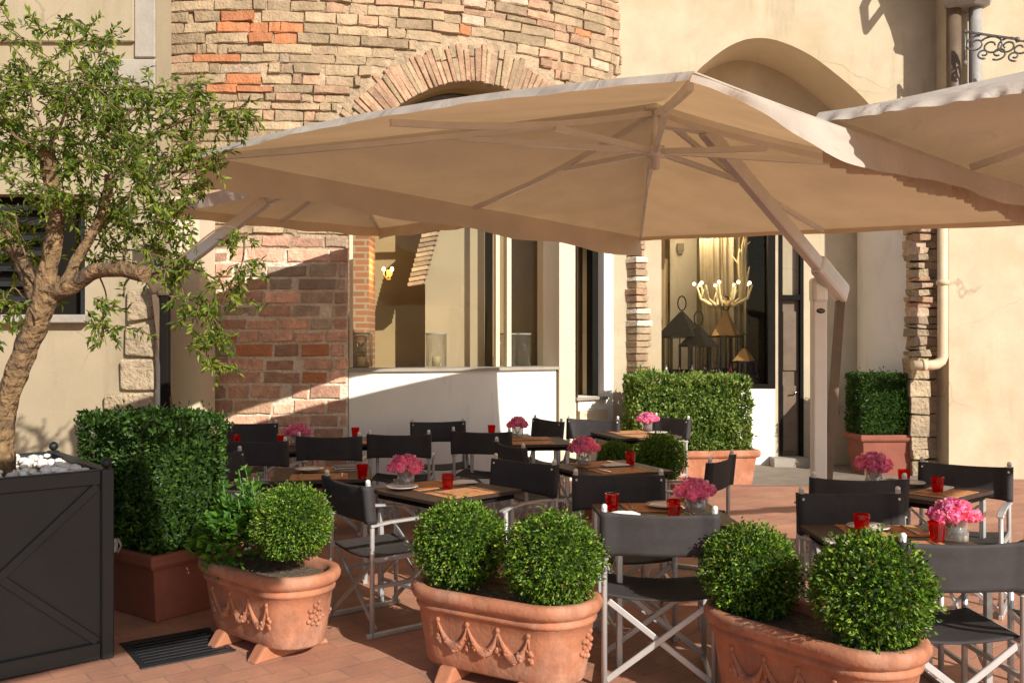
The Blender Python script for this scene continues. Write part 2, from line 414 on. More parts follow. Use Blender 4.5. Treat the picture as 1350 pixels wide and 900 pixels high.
def shell(r, th0, th1, zf0, zf1, mi, n):
    vs = []; fs = []
    for i in range(n+1):
        th = th0+(th1-th0)*i/n
        vs += [tpt(th, r, zf0(th)), tpt(th, r, zf1(th))]
    for i in range(n): fs.append((2*i, 2*i+2, 2*i+3, 2*i+1))
    core.add(vs, fs, mi, False)
TA, TB = R(-60), R(43)
shell(TR, TA, T0, lambda t: 0, lambda t: 2.72, 1, 30)
shell(TR, TA, T0, lambda t: 2.72, lambda t: ZT, 0, 30)
shell(TR, T1, TB, lambda t: 3.46, lambda t: ZT, 0, 20)
nA = 48
def az(t): return arch_z(max(T0+1e-4, min(T1-1e-4, t))) or ZS
shell(TR, T0, T1, az, lambda t: ZT, 0, nA)
# reveal of the opening
vs = []; fs = []
path = [(T0, 0), (T0, ZS)]+[(T0+(T1-T0)*i/nA, az(T0+(T1-T0)*i/nA)) for i in range(nA+1)]+[(T1, ZS), (T1, 0)]
for th, z in path: vs += [tpt(th, TR, z), tpt(th, TR-.55, z)]
for i in range(len(path)-1): fs.append((2*i, 2*i+1, 2*i+3, 2*i+2))
core.add(vs, fs, 2)
core.build('core_wall', [M['mortar'], M['mortar_pale'], M['room']], tower)
# bricks, each an irregular block standing proud of the mortar
bricks = MB()
def brick(th0, th1, z0, z1, out, mi, jit):
    n = 3
    vs = []; fs = []
    ch = min(.010, (z1-z0)*.10)
    rows = [(-.05, 0, 0), (out*.75, 0, 0), (out, ch, ch), (out, -ch, ch), (out*.75, 0, 0), (-.05, 0, 0)]
    zz = [z0, z0, z0+ch, z1-ch, z1, z1]
    rr = [-.05, out*.6, out, out, out*.6, -.05]
    ins = [0, 0, ch, ch, 0, 0]
    prev = len(bricks.v)
    tilt = rnd(-.012, .012)
    for k in range(6):
        for i in range(n+1):
            f = i/n
            a = th0+(th1-th0)*f
            if ins[k] and i == 0: a += ch/TR
            if ins[k] and i == n: a -= ch/TR
            j = jit if 0 < k < 5 else 0
            rj = noise.noise(Vector((a*40, zz[k]*9, out*50)))*jit*1.6
            vs.append(tpt(a+rnd(-j, j)/TR*.8, TR+rr[k]+(rj+rnd(-j, j)*.5 if j else 0), zz[k]+rnd(-j, j)*.7+tilt*(f-.5)))
    w = n+1
    for k in range(5):
        for i in range(n): fs.append((k*w+i, k*w+i+1, (k+1)*w+i+1, (k+1)*w+i))
    fs.append(tuple(k*w for k in range(6))); fs.append(tuple(k*w+n for k in reversed(range(6))))
    bricks.add(vs, fs, mi)
z = 0.02
row = 0
while z < 7.6:
    low = z < 2.75
    h = rnd(.112, .142) if low else rnd(.078, .118)
    gap = .028 if low else .007
    th = R(-22)+rnd(0, .04)
    while th < R(42):
        L = random.choice([.20, .33, .38, .42, .30]) if low else random.choice([.12, .22, .30, .36, .42, .48])
        L *= rnd(.85, 1.15)
        a0, a1 = th, th+L/TR
        th = a1+gap/TR
        zc = z+h/2
        # opening and voussoir ring
        b0, b1 = a0, a1
        if zc < ZS:
            if b1 > T0 and b0 < T0: b1 = T0+rnd(-.004, .001)
            elif b0 < T1 and b1 > T1: b0 = T1+.002
            elif T0 <= b0 and b1 <= T1: continue
            if b1-b0 < .05/TR: continue
        else:
            def hit(a):
                ar = arch_z(a, .46); return bool(ar and z < ar)
            if hit(b0) and hit(b1): continue
            for _ in range(24):
                if hit(b0): b0 += (b1-b0)*.08
                elif hit(b1): b1 -= (b1-b0)*.08
                else: break
            if (b1-b0)*TR < .05 or hit(b0) or hit(b1): continue
        if zc < 3.5 and b0 >= T1: continue
        p = tpt((b0+b1)/2, TR, zc)
        px = CX+p.x/p.y*F; py = CY-(p.z-CH)/p.y*F
        patch = noise.noise(Vector((px*.013, py*.03, 3.1)))
        if low:
            stone_zone = px > 375 and 345 < py < 435 and patch > -.25
            mi = 4 if stone_zone or random.random() < .22 else (2 if random.random() < .08 else 3)
            out = rnd(.004, .028)
            if 420 < py: mi = 3 if random.random() < .8 else random.choice([1, 2, 4])
        else:
            orange = (((px-320)/75)**2+((py-70)/55)**2 < 1 and patch > .0) or random.random() < .012
            pinkp = .10+.42*max(0, (px-560)/260)
            mi = 2 if orange else (1 if random.random() < pinkp else (4 if random.random() < .07 else 0))
            out = rnd(.012, .05)
            if random.random() < .02: continue
        # broken bricks
        zz0, zz1 = z, z+h
        if random.random() < .14: zz1 -= h*rnd(.1, .35)
        if random.random() < .10: b1 -= (b1-b0)*rnd(.1, .3)
        brick(b0, b1, zz0, zz1, out, mi, .007 if low else .010)
    z += h+gap; row += 1
bricks.build('brickwork', [M['brick_tan'], M['brick_pink'], M['brick_orange'], M['brick_red'], M['brick_grey']], tower)
# voussoirs of the arch
vo = MB()
cv = [(T0+(T1-T0)*i/400*.998+.0005) for i in range(401)]
cp = [(th, arch_z(th) or ZS) for th in cv]
acc = [0]
for i in range(400): acc.append(acc[-1]+math.hypot((cp[i+1][0]-cp[i][0])*TR, cp[i+1][1]-cp[i][1]))
def at_s(s_):
    s_ = max(0, min(acc[-1]-1e-6, s_)); i = 0
    while acc[i+1] < s_: i += 1
    f = (s_-acc[i])/max(1e-9, acc[i+1]-acc[i])
    th = cp[i][0]+(cp[i+1][0]-cp[i][0])*f; z_ = cp[i][1]+(cp[i+1][1]-cp[i][1])*f
    j = min(396, max(4, i)); tx, tz = (cp[j+4][0]-cp[j-4][0])*TR, cp[j+4][1]-cp[j-4][1]; l_ = math.hypot(tx, tz)
    return th, z_, -tz/l_, tx/l_
s_ = 0.02
while s_ < acc[-1]-.06:
    w_ = rnd(.048, .070)
    ln = rnd(.34, .44) if random.random() < .75 else rnd(.22, .30)
    out = rnd(.018, .05)
    q = []
    for ss, gg in ((s_, 0), (s_+w_*.93, 0), (s_+w_*.93, ln), (s_, ln)):
        th, z_, nx, nz = at_s(ss); q.append((th+nx*gg/TR, z_+nz*gg))
    vs = [tpt(t+rnd(-.001, .001), TR-.10, zz) for t, zz in q]+[tpt(t+rnd(-.0015, .0015), TR+out+rnd(-.01, .01), zz+rnd(-.008, .008)) for t, zz in q]
    vo.add(vs, [(4, 5, 6, 7), (0, 1, 5, 4), (1, 2, 6, 5), (2, 3, 7, 6), (3, 0, 4, 7)], random.choice([0, 0, 1]))
    if ln < .31:
        q2 = []
        for ss, gg in ((s_, ln+.015), (s_+w_*.93, ln+.015), (s_+w_*.93, .42), (s_, .42)):
            th, z_, nx, nz = at_s(ss); q2.append((th+nx*gg/TR, z_+nz*gg))
        vs = [tpt(t, TR-.10, zz) for t, zz in q2]+[tpt(t, TR+out+rnd(-.015, .01), zz+rnd(-.008, .008)) for t, zz in q2]
        vo.add(vs, [(4, 5, 6, 7), (0, 1, 5, 4), (1, 2, 6, 5), (2, 3, 7, 6), (3, 0, 4, 7)], 1)
    s_ += w_
vo.build('arch_ring', [M['brick_pink'], M['brick_tan']], tower, bevel=.006)
# parapet, sill, glazing
TP = th_px(735)
def arc_slab(th0, th1, r0, r1, z0, z1, n=14):
    mb = MB(); vs = []
    for i in range(n+1):
        th = th0+(th1-th0)*i/n
        vs += [tpt(th, r1, z0), tpt(th, r1, z1), tpt(th, r0, z1), tpt(th, r0, z0)]
    fs = []
    for i in range(n):
        a, b = 4*i, 4*i+4
        fs += [(a, b, b+1, a+1), (a+1, b+1, b+2, a+2), (a+2, b+2, b+3, a+3), (a+3, b+3, b, a)]
    fs += [(0, 1, 2, 3), (4*n+3, 4*n+2, 4*n+1, 4*n)]
    mb.add(vs, fs); return mb
ZP = 1.36
arc_slab(T0+.001, TP, TR-.40, TR-.03, 0, ZP).build('parapet', M['white'], tower)
sill = arc_slab(T0+.001, TP+.004, TR-.45, TR+.015, ZP+.002, ZP+.035).build('sill', M['cement'], tower)
win = thing('arched_window', None, None); win.parent = tower
arc_slab(T0+.001, T1-.001, TR-.315, TR-.30, ZP+.04, ZS+RISE).build('pane', M['pane'], win)
fr = MB()
def mull(px, w, z0, z1, d=.06, mi=0, r=None):
    th = th_px(px, TR-.3); c = tpt(th, (r or TR-.30), (z0+z1)/2)
    fr.box(c, (w, d, z1-z0), mi, Matrix.Rotation(th, 3, 'Z'))
mull(655, .05, ZP+.04, ZS+1.1); mull(669, .06, ZP+.04, ZS+1.1, .09); mull(733, .05, ZP+.04, ZS+.9); mull(463, .04, ZP+.04, ZS)
fr.build('window_frame', M['cream'], win)
tr = arc_slab(T0+.001, T1-.001, TR-.34, TR-.26, ZS+.25, ZS+.31).build('transom', M['dark'], win)
# plastered part right of the opening: pillar, slot window, white wall
pl = MB()
A = tpt(TP+.002, TR-.02, 0); Bp = P(826, 450, 11.95)
ax = Vector((Bp.x-A.x, Bp.y-A.y, 0)); LW = ax.length; ax.normalize()
ang = math.atan2(ax.y, ax.x); RM = Matrix.Rotation(ang, 3, 'Z')
def u_px(px):      # distance along the plaster wall where the column px meets it
    dx = (px-CX)/F
    # A + u*ax = t*(dx,1)
    det = ax.x*(-1)-ax.y*(-dx)
    u = (-(A.x)*(-1)+(A.y)*(-dx))/det
    return u
def wallbox(mb, u0, u1, z0, z1, d0, d1, mi=0):
    c = A+ax*((u0+u1)/2); nrm = Vector((ax.y, -ax.x, 0))
    c = c+nrm*((d0+d1)/2); c.z = (z0+z1)/2
    mb.box(c, (u1-u0, abs(d1-d0), z1-z0), mi, RM)
u0, u1, u2, u3 = u_px(736), u_px(757), u_px(796), u_px(826)
zt = 3.45
zb = PZ(523, A.y+.3)
wallbox(pl, u0, u1, 0, zt, -.40, .02, 1)
wallbox(pl, u1+.001, u2-.001, 0, zb, -.40, 0)
wallbox(pl, u1+.001, u2-.001, 3.0, zt, -.40, 0)
wallbox(pl, u2, u3, 0, zt, -.40, .004)
wallbox(pl, u0+.02, u3, zt+.002, zt+.25, -.40, -.03, 1)
pl.build('plaster_wall', [M['white'], M['cream']], tower)
sw = MB(); wallbox(sw, u1+.002, u2-.002, zb+.002, 2.998, -.24, -.22)
swp = sw.build('slot_window', M['pane'], tower)
sf = MB(); wallbox(sf, u2-.10, u2-.004, zb+.002, 2.998, -.21, -.10); wallbox(sf, u1+.002, u1+.04, zb+.003, 2.997, -.21, -.16)
sf.build('window_frame', M['dark'], swp)
ss = MB(); wallbox(ss, u1+.004, u2+.03, zb-.035, zb-.002, .003, .05); ss.build('window_sill', M['cement'], swp)
lo = MB(); wallbox(lo, u1+.05, u2+.02, 0, PZ(540, 11.6), .003, .05); lo.build('plinth', M['cream'], tower)
# ragged brick end
rg = MB(); z = 0
base = A+ax*(u3+.10)
while z < 3.4:
    h = rnd(.05, .085)
    w = .24+.10*noise.noise(Vector((0, 0, z*2.3)))+rnd(-.03, .03)
    if z > 2.35: w -= (z-2.35)*.10
    rg.box(base+Vector((-.06+w/2-.08, -.12+rnd(-.03, .03), z+h/2)), (max(.08, w), .42, h), random.choice([0, 0, 1, 2]), RM, .008)
    z += h+.012
rg.build('ragged_brick_end', [M['brick_pink'], M['brick_tan'], M['mortar_pale']], tower, bevel=.006)
# interior of the tower room
room = MB()
def rshell(r, a0, a1, z0, z1, mi, n=20):
    vs = []; fs = []
    for i in range(n+1):
        th = a0+(a1-a0)*i/n; vs += [tpt(th, r, z0), tpt(th, r, z1)]
    for i in range(n): fs.append((2*i, 2*i+2, 2*i+3, 2*i+1))
    room.add(vs, fs, mi)
rshell(TR-1.9, T0-.25, T1+.45, .3, 5.2, 0)
for th in (T0-.25, T1+.45):
    room.add([tpt(th, TR-.5, .3), tpt(th, TR-1.9, .3), tpt(th, TR-1.9, 5.2), tpt(th, TR-.5, 5.2)], [(0, 1, 2, 3)], 0)
for zz in (.3, 5.2):
    vs = []; n = 14
    for i in range(n+1):
        th = T0-.25+(T1+.7-T0)*i/n; vs += [tpt(th, TR-.5, zz), tpt(th, TR-1.9, zz)]
    room.add(vs, [(2*i, 2*i+2, 2*i+3, 2*i+1) for i in range(n)], 0)
# back face of the outer wall seen from inside
rshell(TR-.55, T0-.25, T0, .3, 5.2, 0, 4); rshell(TR-.55, T1, T1+.45, .3, 5.2, 0, 4)
room.build('room_lining', [M['room']], tower)
# inner brick pier, slanted brick strip, room divider
ib = MB(); ib.box((0, 0, 0), (.34, .5, 4.2)); o = ib.build('inner_brick_pier', M['brick_in'], tower, loc=(PX(472, 11.2), 11.2, 2.6))
ib = MB()
for k in range(14):
    ib.box((k*.017, 0, k*.060), (.20, .2, .040), 0, Matrix.Rotation(-.18, 3, 'Y'))
    ib.box((k*.017, .02, k*.060+.03), (.18, .19, .024), 1, Matrix.Rotation(-.18, 3, 'Y'))
ib.build('inner_brick_arch', [M['brick_grey'], M['room2']], tower, loc=P(549, 374, 11.5))
ib = MB(); ib.box((0, 0, 0), (.75, .06, 3.6))
ib.build('inner_partition', M['room2'], tower, loc=(PX(600, 11.7), 11.7, 2.4))
ib = MB(); ib.box((0, 0, 0), (1.1, .06, 3.4)); ib.build('inner_screen', M['room'], tower, loc=(PX(705, 12.1), 12.1, 2.3))
# sconce
sp = P(512, 360, 11.25)
scn = thing('wall_sconce', 'small brass wall lamp glowing inside the arched window', 'wall lamp', sp)
m = MB(); m.box((0, .03, -.02), (.05, .02, .12))
for sx in (-.05, .05): m.tube([(0, .02, -.04), (sx*.6, -.04, -.06), (sx, -.05, -.02), (sx, -.05, .02)], .007, 6)
m.build('bracket', M['ochre'], scn)
for sx in (-.05, .05):
    m = MB(); m.ball((sx, -.05, .045), .022, 6, sq=(1, 1, 1.3)); m.build('bulb', M['bulb'], scn)
l = bpy.data.lights.new('sconce_light', 'POINT'); l.energy = 9; l.color = (1, .62, .25); l.shadow_soft_size = .05
lo_ = bpy.data.objects.new('sconce_light', l); COL.objects.link(lo_); lo_.parent = scn; lo_.location = (0, -.12, .06)
# hurricane glasses on the sill
for i, (px, lab) in enumerate(((477, 'left clear hurricane glass with ivory candle by the inner brick pier'),
                               (576, 'clear hurricane glass with ivory candle in the middle of the sill'),
                               (664, 'clear hurricane glass on the sill in front of the window mullion'),
                               (690, 'clear hurricane glass on the sill just right of the mullion'))):
    th = th_px(px, TR-.44); c = tpt(th, TR-.47, ZP+.036)
    if i == 2: th = th_px(px, TR-.6); c = tpt(th, TR-.52, ZP+.036)
    t = thing('hurricane_glass', lab, 'candle glass', c, 0, 'hurricane glasses on the window sill')
    m = MB(); rr = .125 if i != 3 else .11; hh = .40
    m.lathe([(0, .006), (rr, .006), (rr, hh), (rr-.006, hh), (rr-.006, .012), (0, .012)], 24); m.build('glass', M['hurricane'], t)
    m = MB(); m.lathe([(rr+.002, hh-.012), (rr+.004, hh), (rr+.002, hh+.006), (rr-.008, hh+.004)], 24); m.build('rim', M['lead'], t)
    if i < 2:
        m = MB(); m.lathe([(0, .013), (.05, .013), (.05, .12), (.045, .125), (0, .12)], 16); m.tube([(0, 0, .12), (.002, 0, .14)], .003, 5); m.build('candle', M['candle'], t)

# ------------------------------------------------------------------ beige building with niche
YF, YB = 11.8, 12.75
bld = thing('plaster_building', 'beige plastered building with a deep arched niche and tall smooth walls', 'building')
arch = [(872, 235), (880, 185), (893, 140), (915, 100), (935, 80), (960, 62), (985, 52), (1012, 51), (1040, 59), (1070, 74), (1100, 96), (1135, 126), (1160, 156), (1180, 186), (1193, 218), (1200, 262)]
ap = [(PX(x, YF), PZ(y, YF)) for x, y in arch]
def smooth_poly(p, n=5):
    out = []
    for i in range(len(p)-1):
        p0, p1, p2, p3 = p[max(i-1, 0)], p[i], p[i+1], p[min(i+2, len(p)-1)]
        for k in range(n):
            t = k/n
            out.append(tuple(.5*((2*p1[j])+(-p0[j]+p2[j])*t+(2*p0[j]-5*p1[j]+4*p2[j]-p3[j])*t*t+(-p0[j]+3*p1[j]-3*p2[j]+p3[j])*t**3) for j in (0, 1)))
    out.append(p[-1]); return out
ap = smooth_poly(ap)
ZW = 9.0
w = MB()
XL = 1.05
w.add([(XL, YF, 0), (ap[0][0], YF, 0), (ap[0][0], YF, ZW), (XL, YF, ZW)], [(0, 1, 2, 3)])
for i in range(len(ap)-1):
    a, b = ap[i], ap[i+1]
    w.add([(a[0], YF, a[1]), (b[0], YF, b[1]), (b[0], YF, ZW), (a[0], YF, ZW)], [(0, 1, 2, 3)])
XS0, XS1 = PX(1200, YF), PX(1248, YF)       # strip of bare stone
w.add([(ap[-1][0], YF, 3.35), (XS1+.3, YF, 3.35), (XS1+.3, YF, ZW), (ap[-1][0], YF, ZW)], [(0, 1, 2, 3)])
w.add([(ap[-1][0], YF+.06, 0), (XS1+.3, YF+.06, 0), (XS1+.3, YF+.06, 3.35), (ap[-1][0], YF+.06, 3.35)], [(0, 1, 2, 3)], 1)
pth = [(ap[0][0], 0)]+ap+[(ap[-1][0], 0)]
vs = []; fs = []
for x, zz in pth: vs += [(x, YF, zz), (x, YB, zz)]
for i in range(len(pth)-1): fs.append((2*i, 2*i+2, 2*i+3, 2*i+1))
w.add(vs, fs, 2)
w.build('front_wall', [M['beige'], M['mortar'], M['cream']], bld)
# nearer wall on the right
XR = PX(1251, 11.45)
m = MB(); m.box(((XR+12)/2, 11.45+.2, 2.02), (12-XR, .4, 4.04)); m.box(((XR+12)/2, 11.45+.2, 6.52), (12-XR, .392, 4.955))
m.build('side_wall', M['beige'], bld)
# back wall of niche with window and door openings
wx0, wx1 = PX(848, YB), PX(1022, YB); wz0, wz1 = PZ(512, YB), PZ(283, YB)
dx0, dx1 = PX(1028, YB), PX(1058, YB); dz = PZ(303, YB)
bx1 = PX(1131, YB)+.02
m = MB()
def wp(x0, x1, z0, z1, mi=0): m.box(((x0+x1)/2, YB+.15, (z0+z1)/2), (x1-x0, .3, z1-z0), mi)
wp(1.2, wx0, 0, 6); wp(wx0, wx1, 0, wz0, 1); wp(wx0, wx1, wz1, 6); wp(wx1, dx0, 0, 6, 0)
wp(dx0, dx1, dz, 6); wp(dx1, bx1+.4, 0, 6)
m.build('niche_back_wall', [M['beige'], M['white']], bld)
# curved cream jamb on the right of the niche
m = MB(); vs = []; n = 12
pA = Vector((PX(1130, YB), YB)); pB = Vector((XS0-.004, YF+.01))
for i in range(n+1):
    t = i/n; q = pA.lerp(pB, t); q.x -= .14*math.sin(math.pi*t)
    vs += [(q.x, q.y, 0), (q.x, q.y, 5.0)]
m.add(vs, [(2*i, 2*i+2, 2*i+3, 2*i+1) for i in range(n)], 0, True); m.build('curved_jamb', M['white'], bld)
# bare stone strip
m = MB(); z = 0
while z < 3.2:
    h = rnd(.10, .30) if z < 1.5 else rnd(.05, .12)
    wd = (XS1-XS0)
    cut = .34+.12*noise.noise(Vector((1, 2, z*2)))
    x1 = XS0+wd*cut
    m.box(((XS0-.03+x1)/2+rnd(-.02, .02), YF-.04+rnd(-.03, .02), z+h/2), (x1-XS0+.05+rnd(-.03, .05), .22, h*.95), 0 if z < 1.6 else random.choice([0, 2, 3]), None, .02)
    m.box(((x1+XS1)/2, YF+.03, z+h/2), (XS1-x1, .12, h*.93), random.choice([1, 1, 3]), None, .015)
    z += h
m.build('bare_stone_edge', [M['stone'], M['mortar'], M['brick_pink'], M['brick_grey']], bld, bevel=.018, seg=2)
# shop window
sh = thing('display_window', None, None); sh.parent = bld
m = MB(); m.box(((wx0+wx1)/2, YB+.08, (wz0+wz1)/2), (wx1-wx0, .012, wz1-wz0)); m.build('pane', M['pane'], sh)
m = MB()
for x in (wx0+.035, wx1-.05): m.box((x, YB+.03, (wz0+wz1)/2), (.07 if x < 3 else .10, .08, wz1-wz0))
m.box(((wx0+wx1)/2, YB+.031, wz0+.03), (wx1-wx0-.18, .078, .06)); m.build('window_frame', M['dark'], sh)
dr = thing('alley_door', None, None); dr.parent = bld
m = MB(); zl = PZ(395, YB)
m.box(((dx0+dx1)/2, YB+.09, zl/2+.03), (dx1-dx0-.03, .05, zl-.06))
m.box(((dx0+dx1)/2, YB+.055, zl*.28), (dx1-dx0-.11, .03, zl*.40)); m.box(((dx0+dx1)/2, YB+.055, zl*.75), (dx1-dx0-.11, .03, zl*.36))
m.build('door_leaf', M['door'], dr, bevel=.006)
m = MB(); m.box((dx0+.012, YB+.02, dz/2), (.045, .08, dz)); m.box((dx1-.012, YB+.02, dz/2), (.045, .08, dz)); m.box(((dx0+dx1)/2, YB+.021, zl+.03), (dx1-dx0-.07, .078, .07))
m.build('door_frame', M['dark'], dr)
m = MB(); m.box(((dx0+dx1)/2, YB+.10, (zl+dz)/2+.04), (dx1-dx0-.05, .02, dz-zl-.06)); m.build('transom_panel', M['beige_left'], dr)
m = MB(); m.tube([(dx1-.07, YB+.05, 1.0), (dx1-.07, YB-.02, 1.0), (dx1-.14, YB-.03, 1.0)], .011, 8); m.build('handle', M['steel'], dr)
m = MB(); m.box(((dx0+dx1)/2, YB-.1, .06), (.6, .3, .12)); m.build('door_step', M['cement'], dr)
# small tap on wall
tp = thing('wall_tap', 'small garden tap on the beige wall behind the white umbrella post', 'tap', P(1103, 540, YB))
m = MB(); m.tube([(0, 0, 0), (0, -.06, 0), (0, -.09, -.02), (0, -.09, -.06)], .014, 8); m.build('spout', M['lead'], tp)
m = MB(); m.bar((-.05, -.05, .05), (.05, -.05, .05), .015, .015); m.tube([(0, -.05, 0), (0, -.05, .05)], .008, 6); m.build('handle', M['lead'], tp)
# interior of the shop
m = MB(); y0, y1 = YB+.3, YB+2.3; x0, x1 = wx0-.3, wx1+.25
m.add([(x0, y1, 0), (x1, y1, 0), (x1, y1, 3.7), (x0, y1, 3.7)], [(3, 2, 1, 0)])
m.add([(x0, y0, 0), (x0, y1, 0), (x0, y1, 3.7), (x0, y0, 3.7)], [(3, 2, 1, 0)])
m.add([(x1, y0, 0), (x1, y1, 0), (x1, y1, 3.7), (x1, y0, 3.7)], [(0, 1, 2, 3)], 1)
m.add([(x0, y0, .9), (x1, y0, .9), (x1, y1, .9), (x0, y1, .9)], [(0, 1, 2, 3)], 1)
m.add([(x0, y0, 3.7), (x1, y0, 3.7), (x1, y1, 3.7), (x0, y1, 3.7)], [(3, 2, 1, 0)])
m.build('shop_lining', [M['shop'], M['dark']], bld)
m = MB(); yd = YB+1.9
m.box((PX(865, yd), yd, 1.95), (.36, .05, 2.1), 0); m.box((PX(865, yd), yd-.03, 1.95), (.28, .03, 1.95), 1)
m.box((PX(902, yd), yd+.1, 2.4), (.42, .08, 3.0), 1)
m.build('inner_door', [M['beige_left'], M['white']], bld)
m = MB(); xx0, xx1 = PX(986, YB+.9), PX(1024, YB+.9)+.2
m.box(((xx0+xx1)/2, YB+.95, 2.2), (xx1-xx0, .1, 3.0)); m.build('dark_screen', M['dark'], bld)
# curtain
cu = MB(); vs = []; n = 60; yc = YB+1.2; x0, x1 = PX(922, yc), PX(990, yc)
for i in range(n+1):
    t = i/n
    for k in range(7):
        s = k/6; zz = 3.65-s*2.6
        pin = 0.28*s*s*math.sin(math.pi*s*.5)
        x = x0+(x1-x0)*(t*(1-pin)+pin*.9)
        vs.append((x, yc+.035*math.sin(t*46+s*1.5)+.03*math.sin(t*17), zz))
cu.add(vs, [(i*7+k, (i+1)*7+k, (i+1)*7+k+1, i*7+k+1) for i in range(n) for k in range(6)], 0, True)
tag(cu.build('curtain', M['curtain']), 'long grey beige curtain hanging inside the shop window', 'curtain')
# chandelier of antlers
ch = thing('antler_chandelier', 'pale antler chandelier with lit bulbs inside the shop window', 'chandelier', P(952, 392, YB+.75))
m = MB()
for k in range(9):
    a = k*2*math.pi/9+.2; rr = rnd(.30, .46)
    pts = [(0, 0, -.05), (rr*.4*math.cos(a), rr*.4*math.sin(a), -.12), (rr*.85*math.cos(a), rr*.85*math.sin(a), -.02), (rr*math.cos(a), rr*math.sin(a), .17)]
    m.tube(pts, [.026, .026, .02, .012], 7)
    for q in (1, 2):
        p = Vector(pts[q]); m.tube([p, p+Vector((rnd(-.06, .06), rnd(-.06, .06), rnd(.10, .2)))], [.016, .006], 6)
for k in range(7):
    a = k*.9; m.tube([(.28, 0, -.1+k*.0), (.30+.06*math.cos(a), .06*math.sin(a), .25+.1*k), (.28+.12*math.cos(a*1.7), .1*math.sin(a), .45+.09*k)], [.024, .02, .006], 6)
m.tube([(0, 0, -.1), (0, 0, 1.4)], .012, 6)
m.build('antlers', M['horn'], ch)
for k in range(9):
    a = k*2*math.pi/9+.2
    m = MB(); m.ball((.40*math.cos(a), .40*math.sin(a), .20), .028, 6); m.build('bulb', M['bulb2'], ch)
l = bpy.data.lights.new('shop_fill_light', 'POINT'); l.energy = 60; l.color = (1, .80, .52); l.shadow_soft_size = .25  # fill lamp added above and behind the bulbs to brighten the back wall
lo_ = bpy.data.objects.new('shop_fill_light', l); COL.objects.link(lo_); lo_.parent = ch; lo_.location = (-.15, .28, 1.15)
# lanterns
def lantern(px, ytop, ybase, wpx, Y, lab, roof, ring=True):
    s = Y/F; zb_ = PZ(ybase, Y); h = (ybase-ytop)*s; wd = wpx*s
    t = thing('lantern', lab, 'lantern', (PX(px, Y), Y, zb_), rnd(-.3, .3), 'lanterns in the shop window')
    hb = h*.58
    m = MB()
    for sx in (-1, 1):
        for sy in (-1, 1): m.box((sx*wd/2*.92, sy*wd/2*.92, hb/2), (.028, .028, hb))
    for sx in (-1, 0, 1): m.box((sx*wd*.25, -wd/2*.90, hb/2), (.014, .014, hb-.02))
    m.box((0, 0, .025), (wd, wd, .05)); m.box((0, 0, hb-.01), (wd*.99, wd*.99, .03)); m.build('cage', M['dark'], t)
    m = MB(); k = wd*.56
    m.lathe([(k*1.12, hb), (k*.80, hb+(h-hb)*.3), (.03, hb+(h-hb)*.92), (0, hb+(h-hb)*.96)], 4, smooth=False); m.build('roof', roof, t)
    m = MB(); c = Vector((0, 0, h+.09)); m.tube([c+Vector((.065*math.sin(a*.5236), 0, .105*math.cos(a*.5236))) for a in range(13)], .009, 6); m.build('ring', M['dark'], t)
lantern(899, 408, 492, 56, YB+.62, 'tallest black lantern with pyramid roof and ring in the shop window', M['dark'])
lantern(921, 428, 492, 42, YB+.42, 'black lantern with leaning ring right of the tallest lantern', M['dark'])
lantern(957, 408, 490, 34, YB+.82, 'lantern with ochre tin roof under the antler chandelier', M['ochre'])
lantern(981, 458, 500, 26, YB+.45, 'small squat lantern with brown lid at the window corner', M['ochre'])
shl = MB(); shl.box(((wx0+wx1)/2-.1, YB+.65, PZ(497, YB+.4)-.02), (wx1-wx0-.25, .9, .05))
shl.build('display_shelf', M['dark'], bld)
for i in range(6):
    m = MB(); x = PX(878+i*17, YB+.32)
    m.lathe([(0, 0), (.035, 0), (.035, .09), (.012, .13), (.012, .17), (0, .17)], 10)
    o = m.build('bottle', M['red'] if i % 2 else M['jar'], None, (x, YB+.30, PZ(497, YB+.4)+.006))
    tag(o, 'small glass bottle standing on the shop window shelf behind the hedge', 'bottle', 'bottles on the shop window shelf')
# small wall lamp inside
m = MB(); m.box((0, 0, 0), (.10, .08, .12)); m.box((0, 0, -.08), (.07, .06, .05))
tag(m.build('wall_speaker', M['cement'], None, P(897, 326, YB+1.92)), 'small grey box fixed high on the shop wall', 'speaker')

# ------------------------------------------------------------------ downpipes, hopper, bracket
dp = thing('drain_pipe', 'cream downpipe on the beige wall bending left at its foot', 'pipe', (PX(1243, 11.33), 11.33, 0))
x0, x1 = 0, -(1243-1203)/F*11.33; zb_ = PZ(481, 11.33)
m = MB(); pts = [(0, 0, 3.6), (0, 0, 2.0), (0, 0, zb_+.10), (-.02, 0, zb_+.05), (-.07, 0, zb_+.012), (-.13, 0, zb_), (x1, 0, zb_-.005)]
m.tube(pts, .062, 14); m.build('pipe', M['pipe'], dp)
for zz in (2.42,):
    m = MB(); m.lathe([(.062, zz-.03), (.075, zz-.03), (.075, zz+.03), (.062, zz+.03)], 14); m.build('collar', M['pipe'], dp)
m = MB(); m.tube([(x1+.16, 0, zb_), (x1+.11, 0, zb_)], .073, 14); m.build('collar', M['pipe'], dp)
YP = 11.3
hp = thing('rainwater_pipe', 'dark lead rainwater pipe with flared hopper on the beige wall', 'pipe', (PX(1275, YP), YP, 0))
def rx(px): return PX(px, YP)-PX(1275, YP)
m = MB(); m.tube([(rx(1286), 0, 3.4), (rx(1286), 0, PZ(8, YP))], .075, 14); m.build('pipe', M['lead'], hp)
m = MB(); m.tube([(rx(1260), .05, 3.4), (rx(1260), .05, PZ(8, YP))], .085, 14); m.build('pipe', M['door'], hp)
m = MB(); z0 = PZ(9, YP)
